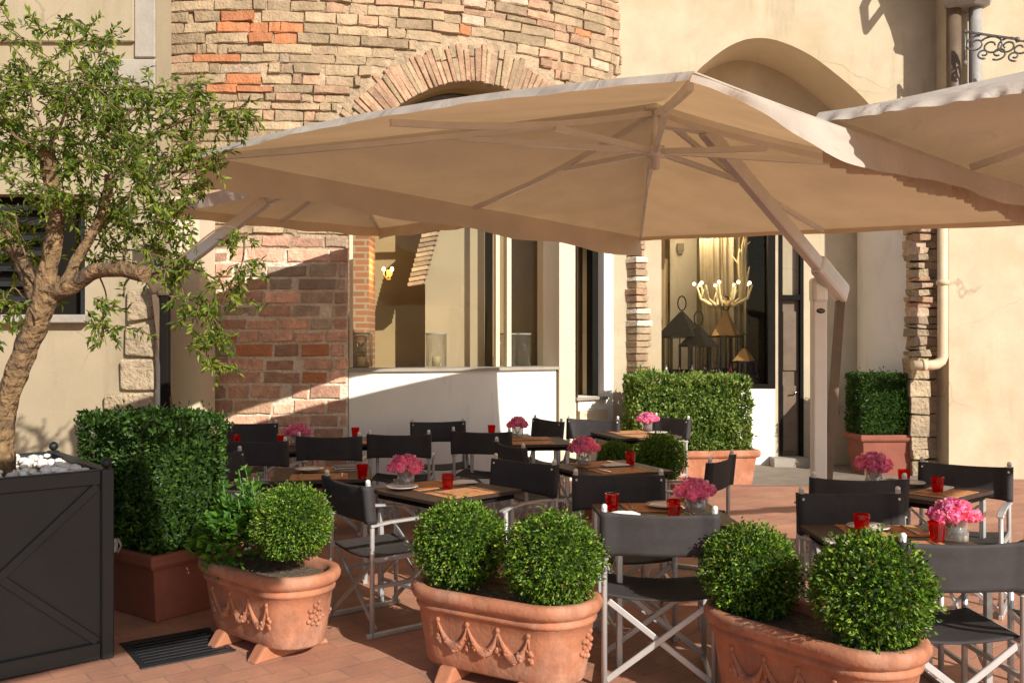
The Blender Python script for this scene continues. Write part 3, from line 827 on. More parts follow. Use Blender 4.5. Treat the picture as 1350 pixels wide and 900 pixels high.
m.lathe([(.19, z0-.02), (.25, z0+.02), (.27, z0+.08), (.25, z0+.10), (.30, z0+.35), (.42, z0+.75), (.46, z0+.9), (.40, z0+.95), (.0, z0+.95)], 8, smooth=False)
m.lathe([(0, z0-.02), (.19, z0-.02)], 8)
o = m.build('hopper', M['lead'], hp); o.scale = (1.12, .9, 1)
m = MB()   # curved tubes added above view to shape the shadow on the wall
for sx in (-1, 1):
    pts = [Vector((sx*.2, -.15, z0+.8)), Vector((sx*.36, -.45, z0+.5)), Vector((sx*.28, -.6, z0+.9)), Vector((sx*.1, -.5, z0+1.4))]
    m.tube(pts, .05, 8)
m.build('shadow_scroll', M['iron'], hp)
br = thing('iron_bracket', 'wrought iron scroll bracket on the wall beside the lead pipe', 'bracket', P(1272, 42, 11.1))
ex = PX(1335, 10.9)-PX(1272, 11.1); dzb = -.19
m = MB(); m.bar((0, 0, 0), (ex, -.3, dzb), .04, .022); m.tube([(0, 0, .02), (0, 0, -.36)], .016, 8); m.ball((0, 0, -.38), .035, 6); m.ball((ex, -.3, dzb), .03, 6)
m.build('arm', M['iron'], br)
m = MB()
def curl(cx, cz, r, t0, turns, sgn=1):
    pts = []
    for k in range(22):
        t = k/21; a = t0+sgn*t*turns*2*math.pi; rr = r*(1-t*.75)
        f = (cx+rr*math.cos(a))/ex
        pts.append((cx+rr*math.cos(a), -.3*f, cz+rr*math.sin(a)))
    m.tube(pts, .012, 6)
curl(.10, -.17, .10, 1.2, 1.4); curl(.24, -.22, .12, 2.5, 1.4, -1); curl(.38, -.25, .10, .8, 1.5); curl(.49, -.30, .09, 2.0, 1.3, -1); curl(.30, -.32, .08, 4, 1.2); curl(.17, -.30, .06, 5, 1.2, -1); curl(.44, -.38, .06, 5, 1.2, -1)
m.build('scrollwork', M['iron'], br)

# ------------------------------------------------------------------ left building
lb = thing('left_building', 'faded beige house wall with a dark window behind the tree', 'building')
YL = 9.0
XE = PX(206, YL)
wx0, wx1, wz0, wz1 = -6.2, PX(112, YL), PZ(415, YL), PZ(256, YL)
m = MB()
def lp(x0, x1, z0, z1): m.box(((x0+x1)/2, YL+.2, (z0+z1)/2), (x1-x0, .4, z1-z0))
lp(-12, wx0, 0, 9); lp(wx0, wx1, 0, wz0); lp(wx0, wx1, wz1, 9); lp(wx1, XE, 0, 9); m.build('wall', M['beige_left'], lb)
m = MB(); m.box((XE-.10, YL-.012, 6.9), (.20, .05, 4.9)); m.box((XE-.27, YL-.012, PZ(112, YL)), (.54, .052, .48)); m.build('cement_quoin', M['cement'], lb, bevel=.01)
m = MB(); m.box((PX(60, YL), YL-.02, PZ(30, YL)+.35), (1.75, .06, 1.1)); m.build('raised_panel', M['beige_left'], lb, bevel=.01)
m = MB()
for (a, b, c, d) in ((168, 205, 425, 470), (162, 206, 472, 515), (140, 206, 517, 546), (172, 206, 380, 423), (180, 206, 548, 600)):
    cxx, czz = (a+b)/2, (c+d)/2
    m.box((PX(cxx, YL), YL-.02, PZ(czz, YL)), ((b-a)*YL/F, .10, (d-c)*YL/F*.95), 0, None, .02)
m.build('stone_quoin', M['stone'], lb, bevel=.02, seg=2)
lw = thing('window', None, None); lw.parent = lb
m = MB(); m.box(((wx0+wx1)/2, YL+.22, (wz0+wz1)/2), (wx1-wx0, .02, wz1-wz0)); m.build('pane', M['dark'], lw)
m = MB()
for k in range(7): m.box(((wx0+wx1)/2-.1, YL+.15, wz0+.16+k*.15), (wx1-wx0-.5, .05, .05))
m.box((wx1-.03, YL+.1, (wz0+wz1)/2), (.06, .12, wz1-wz0)); m.build('window_frame', M['charcoal'], lw)
m = MB(); m.box(((wx0+wx1)/2, YL-.05, wz0-.04), (wx1-wx0+.1, .14, .08)); m.build('sill', M['cement'], lw, bevel=.008)
m = MB(); m.box(((-3.3+PX(225, 9.6))/2-.02, 9.85, 1.6), (.40, .5, 3.2), 0); m.build('cream_pilaster', M['cream'], lb)
m = MB(); m.box((PX(210, 9.0), YL+.05, 1.25), (.075, .12, 2.5)); m.build('white_trim', M['white'], lb)

# ------------------------------------------------------------------ umbrellas
def umbrella(lab, A, B, C, D, apex_z, post, joint, elbow, arm_end, val=(.2, .04, .115, .15), emblem=True, swing=(0, 0, .25, .85), sag=.05, ruffle=1.0, pmat='post_white', pw=.105, bulge=(0, 0, 0, .10)):
    A, B, C, D = map(Vector, (A, B, C, D))
    cen = (A+B+C+D)/4; root = thing('cantilever_umbrella', lab, 'parasol', (post[0], post[1], 0), 0, 'cantilever parasols over the terrace')
    off = Vector((post[0], post[1], 0))
    apex = Vector((cen.x, cen.y, apex_z))
    L = lambda v: Vector(v)-off
    m = MB(); n = 14
    cs = [A, B, C, D]
    for q in range(4):
        a, b = cs[q], cs[(q+1) % 4]
        vs = []
        for i in range(n+1):
            s = i/n
            for k in range(n+1):
                t = k/n
                e = a.lerp(b, t)
                d_ = sag*2.0*t*(1-t)*2
                e = e+(cen-e)*.035*4*t*(1-t)
                e.z += bulge[q]*4*t*(1-t)-d_*.25
                p = apex.lerp(e, s)
                p.z -= sag*4*s*(1-s)*(.45+1.1*t*(1-t)*2)
                p.z += .006*noise.noise(p*3.0)*s
                vs.append(L(p))
        w_ = n+1
        m.add(vs, [(i*w_+k, (i+1)*w_+k, (i+1)*w_+k+1, i*w_+k+1) for i in range(n) for k in range(n)], 0, True)
    m.build('canopy', M['canvas'], root)
    m = MB(); nn = 260
    for q in range(4):
        a, b = cs[q], cs[(q+1) % 4]
        o_ = ((a+b)/2-cen); o_.z = 0; o_.normalize()
        vs = []
        for i in range(nn+1):
            t = i/nn
            e = a.lerp(b, t); e = e+(cen-e)*.035*4*t*(1-t); e.z += bulge[q]*4*t*(1-t)-sag*2.0*t*(1-t)*2*.25
            for k in range(5):
                s = k/4
                wav = min(1, val[q]/.12)*(.009*math.sin(t*31+q*2)+.005*math.sin(t*83+q)+.022*noise.noise(Vector((t*7, q*3.3, s)))+.015*(ruffle-1)*math.sin(t*190+4*noise.noise(Vector((t*14, 0, 0))))*(.4+.6*abs(noise.noise(Vector((t*9, 5, 0)))*2)))*s
                hv = val[q]*(1+(.04 if q == 3 else .08)*math.sin(t*23+q*2))
                if q == 2 and ruffle == 1.0 and pmat != 'dark': hv *= .25+.75*min(1, max(0, (1-t)-.06)/.12)+.30*math.exp(-(((1-t)-.22)/.07)**2)
                if q == 3 and pmat != 'dark': hv *= .45+.55*t
                sw_ = swing[q]*hv*s
                vs.append(L(e+o_*(wav-.02*s-.001+sw_)-Vector((0, 0, -.005+hv*s*math.sqrt(max(.1, 1-swing[q]**2))))))
        m.add(vs, [(i*5+k, i*5+k+1, (i+1)*5+k+1, (i+1)*5+k) for i in range(nn) for k in range(4)], 0, True)
    m.build('valance', M['canvas'], root)
    hubz = apex_z-.33
    m = MB(); c = L((cen.x, cen.y, 0))
    m.lathe([(.0, hubz-.10), (.03, hubz-.09), (.03, hubz-.03), (.06, hubz-.02), (.06, hubz+.05), (.025, hubz+.06), (.025, apex_z-.06), (.07, apex_z-.05), (.07, apex_z-.02), (0, apex_z-.02)], 14, c)
    m.build('hub', M['taupe'], root)
    tips = []
    for q in range(4):
        a, b = cs[q], cs[(q+1) % 4]
        tips.append((a, 0)); mm = (a+b)/2; mm = mm+(cen-mm)*.035; mm.z += bulge[q]; tips.append((mm, 1))
    for tip, kd in tips:
        s0, s1 = apex.copy(), tip.copy()
        s0.z -= .05; s1.z -= .015 if kd == 0 else sag*.25+.03
        def on(t):
            p = s0.lerp(s1, t); p.z -= sag*4*t*(1-t)*(.45 if kd == 0 else 1.0)+.012; return L(p)
        m = MB(); pts = [on(t) for t in (0.02, .2, .4, .6, .8, .95)]
        for i in range(5): m.bar(pts[i], pts[i+1], .022, .034)
        rib = m.build('rib', M['taupe'], root)
        m = MB(); m.bar(Vector((c.x, c.y, hubz+.02)), on(.42)-Vector((0, 0, .02)), .026, .034); m.build('strut', M['taupe'], rib)
    # post, arm, strut, base
    pz = joint[2]
    m = MB(); m.box((0, 0, pz/2), (pw, pw, pz)); m.build('post', M[pmat], root, bevel=.012, seg=2)
    m = MB(); jt = Vector((0, 0, pz)); el = L(elbow); ae = L(arm_end)
    m.bar(el, ae, .075, .105); m.bar(ae, Vector((c.x, c.y, apex_z-.12)), .06, .07); m.build('arm', M['taupe'], root, bevel=.01)
    dirv = (ae-el).normalized()
    m = MB(); m.box((0, 0, pz+.06), (.125, .125, .20)); m.bar(el-dirv*.06, el+dirv*.42, .10, .16)
    m.build('joint', M['taupe'] if pmat != 'dark' else M['door'], root, bevel=.03, seg=2)
    m = MB(); m.bar(el-Vector((0, 0, .05)), Vector((.08, .05, .5)), .06, .05); m.build('strut', M['door'], root)
    m = MB()
    for a in (0, math.pi/2): m.box((0, 0, .05), (.9, .09, .08) if a == 0 else (.09, .9, .082))
    for sx in (-1, 1):
        for sy in (-1, 1): m.box((sx*.26, sy*.26, .035), (.40, .40, .065))
    m.build('base', M['cement'], root, bevel=.01)
    if emblem:
        m = MB(); v = Vector((-off.x, -off.y, 0)).normalized(); fx = v
        m.lathe([(0, 0), (.033, 0), (.033, .004), (0, .004)], 18)
        o = m.build('emblem', M['plate_dark'], root); o.scale = (1, .6, 1); o.rotation_euler = (R(90), 0, 0); o.location = (0, -.0527, pz-.10)
        m = MB(); m.tube([(-.02, 0, .006), (-.008, .008, .006), (.004, -.004, .006), (.02, .006, .006)], .004, 6); m.build('mark', M['alu'], o)
    return root
post1 = P(1079, 739, 7.18)
umbrella('large taupe cantilever parasol in the middle with its white post by the door', (-2.05, 6.0, 2.91), (1.232, 8.89, 2.70), (3.90, 5.8, 2.49), (.573, 2.91, 2.545), 3.22,
         (post1.x, 7.18), (0, 0, PZ(393, 7.18)), P(1108, 384, 7.25), (1.24, 5.97, 3.07))
umbrella('taupe parasol cut by the right edge with a ruffled valance', (1.24, 3.74, 2.62), (3.28, 5.92, 2.64), (5.46, 3.88, 2.64), (3.42, 1.70, 2.62), 3.12,
         (5.3, 6.0), (0, 0, 2.15), (5.4, 6.1, 2.2), (3.6, 4.1, 3.0), val=(.20, .2, .12, .11), emblem=False, swing=(0, 0, .3, .85), ruffle=2.6, bulge=(0, 0, 0, 0))
umbrella('far left taupe parasol with a dark post behind the tree crown', (-3.3, 8.45, 2.94), (-1.45, 10.15, 2.94), (.30, 8.35, 2.94), (-1.55, 6.65, 2.94), 3.36,
         (PX(218, 8.8), 8.8), (0, 0, PZ(385, 8.8)), P(205, 376, 8.8), P(352, 264, 8.6), val=(.10, .12, .12, .10), emblem=False, swing=(0, 0, 0, 0), bulge=(0, 0, 0, 0), pmat='dark', pw=.08)
umbrella('taupe parasol standing beside the viewer, out of the picture, shading the tree box', (-1.57, .7, 3.2), (.1, 2.37, 3.2), (1.77, .7, 3.2), (.1, -.97, 3.2), 3.7,
         (-1.9, -.9), (0, 0, 2.6), (-2.05, -1.0, 2.65), (-.3, .4, 3.5), val=(.08, .08, .08, .08), emblem=False, swing=(0, 0, 0, 0), bulge=(0, 0, 0, 0))

# ------------------------------------------------------------------ foliage generators
def rdir():
    while True:
        v = Vector((rnd(-1, 1), rnd(-1, 1), rnd(-1, 1)))
        if .01 < v.length < 1: return v.normalized()
def bush_ball(r, n, L, seed):
    random.seed(seed); m = MB(); m.ball((0, 0, 0), r*.72, 10, 1)
    for i in range(n):
        d = rdir()
        k = 1+.10*noise.noise(d*2.3+Vector((seed, 0, 0)))+.13*noise.noise(d*5.5+Vector((0, seed, 0)))+.07*noise.noise(d*12)
        rr = r*k*(rnd(.80, 1.02) if random.random() > .05 else rnd(1.0, 1.09))
        if random.random() < .04: rr *= 1.05
        out = (d+rdir()*.75).normalized()
        p = d*rr
        m.leaf(p-out*L*.4, out, (d+rdir()*.9).normalized(), L*rnd(.7, 1.25), L*rnd(.5, .72), 0)
    for i in range(46):      # stray shoots
        d = rdir(); b_ = d*r*1.0; t_ = d*r*rnd(1.08, 1.20)+rdir()*.03
        m.tube([b_, t_], [.008, .004], 4, 2)
        for k in range(6): m.leaf(b_.lerp(t_, rnd(.1, 1)), (d+rdir()*.9).normalized(), rdir(), L*rnd(.7, 1.1), L*.5, 0)
    return m
def hedge_box(dx, dy, dz, n, L, seed, wob=.04):
    random.seed(seed); m = MB(); m.box((0, 0, dz/2-.03), (dx*.80, dy*.66, dz*.84), 1)
    faces = [(dx*dz, 0, 1), (dx*dz, 0, -1), (dy*dz, 1, 1), (dy*dz, 1, -1), (dx*dy, 2, 1)]
    tot = sum(f[0] for f in faces)
    for a, ax_, sg in faces:
        for i in range(int(n*a/tot)):
            u, v = rnd(-.5, .5), rnd(-.5, .5)
            if ax_ == 0: p = Vector((u*dx, sg*dy/2, (v+.5)*dz)); d = Vector((0, sg, 0))
            elif ax_ == 1: p = Vector((sg*dx/2, u*dy, (v+.5)*dz)); d = Vector((sg, 0, 0))
            else: p = Vector((u*dx, v*dy, dz)); d = Vector((0, 0, 1))
            k = wob*(1.3*noise.noise(p*3+Vector((seed, 0, 0)))+.9*noise.noise(p*8)+.4*noise.noise(p*19))-.02*(abs(u)*2)**8-.02*(abs(v)*2)**8
            if random.random() < .03: k += rnd(.03, .07)
            p = p+d*(k-rnd(0, .05)-.01)
            out = (d*.9+rdir()*.8+Vector((0, 0, .3))).normalized()
            m.leaf(p-out*L*.4, out, (d+rdir()*.9).normalized(), L*rnd(.7, 1.3), L*rnd(.45, .68), 0)
    return m

# ------------------------------------------------------------------ terracotta planters
def stadium(hl, hw, n=14):
    pts = []
    for i in range(n+1):
        a = -math.pi/2+math.pi*i/n; pts.append((hl+hw*math.cos(a), hw*math.sin(a)))
    for i in range(n+1):
        a = math.pi/2+math.pi*i/n; pts.append((-hl+hw*math.cos(a), hw*math.sin(a)))
    return pts
def garland_planter(lab, x, y, rz, hl=.25, hw=.215, H=.47, foot=.07):
    t = thing('terracotta_planter', lab, 'planter', (x, y, 0), rz, 'garlanded terracotta planters')
    m = MB()
    def inset(z): return -.045*(1-(z-foot)/(H-.1-foot)) if z < H-.1 else 0
    rings = [(inset(foot)-.06, foot), (inset(foot)-.01, foot), (inset(foot), foot+.012)]
    for k in range(1, 6): zz = foot+.012+(H-.13-foot)*k/5; rings.append((inset(zz), zz))
    rings += [(.010, H-.112), (.014, H-.100), (.010, H-.088), (.004, H-.082), (.010, H-.074), (.030, H-.064), (.040, H-.045), (.042, H-.025), (.034, H-.007), (.020, H), (0, H), (-.022, H-.006), (-.03, H-.05)]
    vs = []; cnt = len(stadium(hl, hw))
    for of, zz in rings: vs += [(a, b, zz) for a, b in stadium(hl, hw+of)]
    fs = [(i*cnt+k, i*cnt+(k+1) % cnt, (i+1)*cnt+(k+1) % cnt, (i+1)*cnt+k) for i in range(len(rings)-1) for k in range(cnt)]
    m.add(vs, fs, 0, True); m.f.append(tuple(reversed(range(cnt)))); m.m.append(0); m.sm.append(False)
    m.build('pot', M['terra'], t)
    m = MB(); m.prism(stadium(hl, hw-.028), H-.09, H-.045); m.build('soil', M['soil'], t)
    for sx in (-1, 1):
        m = MB(); vs = []
        m.prism([(-hw-.03, 0), (-hw+.03, foot+.01), (hw-.03, foot+.01), (hw+.03, 0)], -.045, .045, axis='y')
        o = m.build('foot', M['terra'], t, (sx*(hl-.04), 0, 0), bevel=.012, seg=2); o.rotation_euler = (0, 0, R(90))
    def s_at(x_, z_, side): return Vector((x_, side*(hw+inset(z_)+.003), z_))
    for side in (-1, 1):
        m = MB()
        zt_ = H-.165
        xs = [-hl*.98, -hl*.98+.175, -hl*.98+.35, -hl*.98+.52]
        for i in range(3):
            a, b = xs[i], xs[i+1]; pts = []; rr_ = []
            for k in range(21):
                u = k/20; xx = a+(b-a)*u; zz = zt_-.115*(1-(2*u-1)**2)
                pts.append(s_at(xx, zz, side)); rr_.append(.006+.019*(math.sin(math.pi*u)**1.6))
            m.tube(pts, rr_, 10, lump=.45)
            for k in range(26):
                u = rnd(.22, .78); xx = a+(b-a)*u; zz = zt_-.115*(1-(2*u-1)**2)
                m.ball(s_at(xx, zz, side)+Vector((rnd(-.008, .008), side*rnd(.006, .016), rnd(-.018, .014))), rnd(.006, .011), 4, sq=(1.2, .7, 1))
        for xx in xs:
            m.tube([s_at(xx, zt_+.012, side), s_at(xx, zt_-.06, side)], .007, 6)
            for _ in range(7): m.ball(s_at(xx+rnd(-.015, .015), zt_-.085+rnd(-.03, .025), side), rnd(.010, .016), 4, sq=(1, .7, 1))
            m.ball(s_at(xx, zt_+.012, side), .014, 5, sq=(1, .6, 1))
        m.build('garland', M['terra'], t)
    for sx in (-1, 1):
        m = MB()
        for k in range(14):
            a = k*2.4; r_ = .008+.042*(k/14)**.6
            dy_, dz_ = r_*math.cos(a), r_*1.5*math.sin(a)
            zz = H-.215+dz_; rad = hw+inset(zz)+.003
            th = dy_/rad
            m.ball((sx*(hl+rad*math.cos(th)), rad*math.sin(th), zz), rnd(.010, .016), 5)
        m.build('rosette', M['terra'], t)
    return t
p1 = garland_planter('terracotta planter on feet with garlands holding box ball and leafy plant', -1.37, 5.20, R(-41), hl=.235)
p2 = garland_planter('terracotta planter with crisp garlands in the middle foreground', -.04, 4.66, R(-31), hl=.265)
p3 = garland_planter('terracotta planter in the right foreground cut by the bottom edge', 1.32, 4.10, R(-52), hl=.27)
def put_ball(name, src, loc, r, lab, rz=0, sz=1.0):
    o = src if src.users_collection and src.get('placed') is None else src.copy()
    if o is not src: COL.objects.link(o)
    o['placed'] = 1; o.location = loc; o.rotation_euler = (rnd(-.1, .1), rnd(-.1, .1), rz); o.scale = (r, r, r*sz)
    return tag(o, lab, 'bush', 'clipped box balls')
bb = bush_ball(1.0, 8500, .088, 3).build('box_ball', [M['box_leaf'], M['box_core'], M['twig']])
bb2 = bush_ball(1.0, 8500, .088, 8).build('box_ball', [M['box_leaf'], M['box_core'], M['twig']])
put_ball('box_ball', bb, (-.27, 4.80, .655), .236, 'left clipped box ball in the middle foreground planter', .3, .92)
put_ball('box_ball', bb2, (.20, 4.50, .645), .240, 'right clipped box ball in the middle foreground planter', 1.0, .92)
put_ball('box_ball', bb, (1.125, 4.36, .61), .226, 'left box ball in the right foreground planter', 2.3, .98)
put_ball('box_ball', bb2, (1.50, 3.86, .665), .243, 'big round box ball at right end of the right foreground planter', 3.4, .98)
put_ball('box_ball', bb, (-1.205, 5.06, .715), .215, 'single box ball beside the leafy plant in the left planter', 4.4, .92)
# geranium-like plant in planter 1
random.seed(5)
m = MB()
for i in range(900):
    d = rdir(); d.z = abs(d.z)*1.1-.25
    k = rnd(.35, 1.0)**.5
    p = Vector((d.x*.27, d.y*.25, .05+d.z*.27))*k
    out = (Vector((d.x, d.y, .4))+rdir()*.6).normalized()
    m.leaf(p, out, (Vector((0, 0, 1))+rdir()*.7).normalized(), rnd(.045, .085), rnd(.035, .06), 0, .15)
for i in range(12):
    a = rnd(0, 6.28); q = Vector((math.cos(a)*rnd(.02, .15), math.sin(a)*.12, .15)); top = q+Vector((rnd(-.06, .1), rnd(-.05, .05), rnd(.12, .30)))
    m.tube([q, (q+top)/2+Vector((.01, 0, 0)), top], .004, 5, 1)
    for k in range(16):
        pp = q.lerp(top, rnd(.3, 1)); m.leaf(pp, (rdir()+Vector((0, 0, .5))).normalized(), rdir(), rnd(.035, .07), rnd(.02, .035), 0)
for i in range(9):   # trailing bits over the rim
    a = -1.9+rnd(-.6, .5); q = Vector((math.cos(a)*.2, math.sin(a)*.22, .0))
    for k in range(9): m.leaf(q+Vector((rnd(-.05, .05), rnd(-.03, .0), -k*.014+.02)), rdir(), rdir(), rnd(.03, .05), rnd(.02, .035), 0)
o = m.build('leafy_plant', [M['ger_leaf'], M['stem']], None, (-1.56, 5.34, .50))
tag(o, 'loose leafy green plant spilling over the left planter rim', 'plant')
m = MB()
for i in range(5):
    c = Vector((rnd(-.12, .16), rnd(-.2, -.1), rnd(.02, .18)))
    for k in range(5): m.leaf(c, (rdir()+Vector((0, -.5, 0))).normalized(), rdir(), .022, .02, 0)
m.build('white_blossom', M['linen'], o)

# left hedge and its trough
def trough(lab, cat, x, y, rz, dx, dy, H, mat, feet=False, hexa=False):
    t = thing('trough_planter', lab, cat, (x, y, 0), rz)
    m = MB()
    def rect(e): return [(-dx/2-e, -dy/2-e), (dx/2+e, -dy/2-e), (dx/2+e, dy/2+e), (-dx/2-e, dy/2+e)]
    rings = [(-.05, .0), (-.01, H-.09), (.015, H-.085), (.03, H-.06), (.03, H-.01), (.02, H), (-.02, H), (-.03, H-.06)]
    vs = []
    for e, zz in rings: vs += [(a, b, zz) for a, b in rect(e)]
    m.add(vs, [(i*4+k, i*4+(k+1) % 4, (i+1)*4+(k+1) % 4, (i+1)*4+k) for i in range(len(rings)-1) for k in range(4)])
    m.f.append((3, 2, 1, 0)); m.m.append(0); m.sm.append(False)
    m.build('pot', mat, t, bevel=.015, seg=2)
    m = MB(); m.box((0, 0, H-.07), (dx-.05, dy-.05, .04)); m.build('soil', M['soil'], t)
    return t
HR = math.atan2(.6, -.8)
hx, hy = -2.16+(-.80*.92+.60*.58)/2, 5.55+(.60*.92+.80*.58)/2
trough('plain dark terracotta trough in shade behind the charcoal tree box', 'planter', hx, hy, HR, .98, .60, .42, M['terra_shaded'])
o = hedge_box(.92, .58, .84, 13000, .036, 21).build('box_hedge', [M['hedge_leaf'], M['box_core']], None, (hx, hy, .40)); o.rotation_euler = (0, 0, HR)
tag(o, 'square clipped dark green hedge beside the charcoal tree box', 'hedge', 'clipped hedges in pots')
# centre hedge
trough('pale terracotta trough under the sunlit hedge before the shop window', 'planter', 2.22, 11.15, R(7), 1.30, .60, .42, M['terra'])
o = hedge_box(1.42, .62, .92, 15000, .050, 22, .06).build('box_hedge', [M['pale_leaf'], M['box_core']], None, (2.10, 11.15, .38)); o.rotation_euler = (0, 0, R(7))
tag(o, 'long sunlit pale green hedge in front of the shop window', 'hedge', 'clipped hedges in pots')
# right hedge in the niche
trough('red tapering pot coloured dark for shade under the shaded niche hedge', 'planter', PX(1160, 11.95), 11.95, R(3), .68, .5, .52, M['terra_shaded'])
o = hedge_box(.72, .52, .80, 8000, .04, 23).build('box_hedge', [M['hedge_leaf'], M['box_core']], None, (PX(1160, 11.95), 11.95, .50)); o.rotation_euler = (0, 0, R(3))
tag(o, 'small square shaded hedge in the niche by the downpipe', 'hedge', 'clipped hedges in pots')
# two dark balls behind the middle table
trough('low dark terracotta trough under two shaded box balls', 'planter', 1.25, 8.95, R(-8), 1.15, .42, .36, M['terra_shaded'])
put_ball('box_ball', bb, (1.00, 9.0, .56), .17, 'small dark box ball left in the low trough behind the tables', 1.2)
put_ball('box_ball', bb2, (1.43, 8.9, .58), .235, 'larger dark box ball right in the low trough behind the tables', 2.9)
for o in bpy.data.objects:
    if 'placed' in o: del o['placed']

# ------------------------------------------------------------------ tree in charcoal box
d1 = Vector((-.76, -.65, 0)); d2 = Vector((-.65, .76, 0)); SB = 1.1; HB = 1.02
cb = Vector((-2.145, 4.985, 0))+(d1+d2)*SB/2
rb = math.atan2(-d1.y, -d1.x)
tb = thing('tree_planter_box', 'big charcoal metal tree box with crossed panel braces', 'planter', cb, rb)
m = MB(); h_ = SB/2
for (c, d) in (((0, -h_+.03, HB/2), (SB-.1, .02, HB-.12)), ((0, h_-.03, HB/2), (SB-.1, .02, HB-.12)), ((-h_+.03, 0, HB/2), (.02, SB-.1, HB-.12)), ((h_-.03, 0, HB/2), (.02, SB-.1, HB-.12))): m.box(c, d)
m.build('panel', M['charcoal'], tb)
for sx in (-1, 1):
    for sy in (-1, 1):
        m = MB(); m.box((sx*(h_-.03), sy*(h_-.03), HB/2), (.065, .065, HB)); p_ = m.build('corner_post', M['charcoal'], tb, bevel=.006)
        m = MB(); m.ball((sx*(h_-.03), sy*(h_-.03), HB+.028), .028, 7); m.build('finial', M['charcoal'], p_)
for sg in (-1, 1):
    for zz, hh in ((.05, .09), (HB-.045, .08)):
        m = MB(); m.box((0, sg*(h_-.025), zz), (SB-.13, .05, hh)); m.build('rail', M['charcoal'], tb, bevel=.006)
        m = MB(); m.box((sg*(h_-.025), 0, zz), (.05, SB-.13, hh)); m.build('rail', M['charcoal'], tb, bevel=.006)
for sg in (-1, 1):
    m = MB(); y_ = sg*(h_-.012); k = h_-.08
    m.bar((-k, y_, .10), (k, y_, HB-.09), .016, .05, up=(0, 1, 0)) if False else m.bar((-k, y_, .10), (k, y_, HB-.09), .045, .014, up=(0, 1, 0))
    m.bar((-k, y_-.002*sg, HB-.09), (k, y_-.002*sg, .10), .045, .014, up=(0, 1, 0))
    m.build('cross_brace', M['charcoal'], tb, bevel=.003)
    m = MB(); x_ = sg*(h_-.012)
    m.bar((x_, -k, .10), (x_, k, HB-.09), .045, .014, up=(1, 0, 0)); m.bar((x_-.002*sg, -k, HB-.09), (x_-.002*sg, k, .10), .045, .014, up=(1, 0, 0))
    m.build('cross_brace', M['charcoal'], tb, bevel=.003)
m = MB(); m.box((h_+.012, -h_+.02, .60), (.02, .035, .07)); m.tube([(h_+.02, -h_, .64), (h_+.035, -h_-.01, .60), (h_+.02, -h_, .56)], .006, 6); m.build('latch', M['iron'], tb)
m = MB(); m.box((0, 0, HB-.08), (SB-.13, SB-.13, .05)); m.build('soil', M['soil'], tb)
random.seed(7)
m = MB()
for i in range(300):
    m.ball((rnd(-.46, .46), rnd(-.46, .46), HB-.045+rnd(0, .035)), rnd(.016, .036), 4, sq=(1, rnd(.7, 1), .65))
o = m.build('pebbles', M['pebble'], None, cb); o.rotation_euler = (0, 0, rb)
tag(o, 'white pebbles covering the soil in the tree box', 'pebbles', kind='stuff')

tree = thing('olive_tree', 'gnarled old tree with cut limbs and airy green crown in the charcoal box', 'tree', (cb.x, cb.y, HB-.06))
TO = Vector((cb.x, cb.y, HB-.06)); YT = 5.08
def tp_(px, py, dy=0.0): return P(px, py, YT+dy)-TO
m = MB()
def limb(pts, rad, n=12, lump=.35):
    # resample for a gnarled surface
    q = []; r2 = []
    for i in range(len(pts)-1):
        p0, p1, p2, p3 = pts[max(i-1, 0)], pts[i], pts[i+1], pts[min(i+2, len(pts)-1)]
        for k in range(6):
            t = k/6
            q.append(.5*((2*p1)+(p2-p0)*t+(2*p0-5*p1+4*p2-p3)*t*t+(-p0+3*p1-3*p2+p3)*t**3)); r2.append(rad[i]+(rad[i+1]-rad[i])*t)
    q.append(pts[-1]); r2.append(rad[-1])
    m.tube(q, r2, n, lump=lump)
limb([tp_(8, 640), tp_(0, 585), tp_(8, 535), tp_(28, 475), tp_(48, 425), tp_(62, 382), tp_(66, 362)], [.085, .064, .058, .060, .062, .068, .055], 16)
tk = m.build('trunk', M['bark'], tree)
def limb_part(pts, rad, n=10, lump=.35, mat='bark'):
    global m
    m = MB(); limb(pts, rad, n, lump); return m.build('limb', M[mat], tree)
limb_part([tp_(58, 395), tp_(66, 345, .02), tp_(73, 295, .05), tp_(68, 240, .06), tp_(60, 192, .05)], [.056, .050, .046, .040, .044])
limb_part([tp_(62, 388), tp_(95, 378, -.05), tp_(125, 358, -.10), tp_(160, 355, -.15), tp_(193, 363, -.2)], [.052, .047, .043, .040, .040])
limb_part([tp_(84, 378, -.02), tp_(105, 335, .1), tp_(128, 295, .15), tp_(141, 258, .18), tp_(145, 232, .2)], [.034, .030, .027, .025, .030])
limb_part([tp_(128, 292, .15), tp_(160, 268, .2), tp_(196, 244, .25)], [.018, .012, .007], 7)
limb_part([tp_(50, 400), tp_(20, 330, .2), tp_(-40, 260, .3), tp_(-90, 200, .3)], [.05, .04, .03, .02], 8)
shoots = [([(60, 196), (52, 160), (42, 140), (38, 90)], .012), ([(62, 200), (82, 160), (90, 120), (92, 80)], .012), ([(145, 236), (150, 190), (170, 150), (215, 125)], .010),
          ([(145, 236), (180, 200), (240, 160), (320, 140)], .010), ([(196, 244), (225, 240), (255, 225), (270, 215)], .008), ([(165, 352), (166, 330), (200, 335), (230, 345)], .008),
          ([(193, 363), (225, 350), (290, 300), (322, 310)], .008), ([(322, 310), (318, 350), (290, 400), (262, 470)], .006), ([(130, 362), (140, 390), (135, 420), (140, 455)], .006),
          ([(55, 395), (35, 340), (25, 310), (20, 280)], .008), ([(48, 420), (20, 380), (5, 400), (0, 420)], .006), ([(60, 195), (20, 180), (-20, 120), (-30, 60)], .010), ([(230, 345), (245, 400), (255, 430), (250, 470)], .005)]

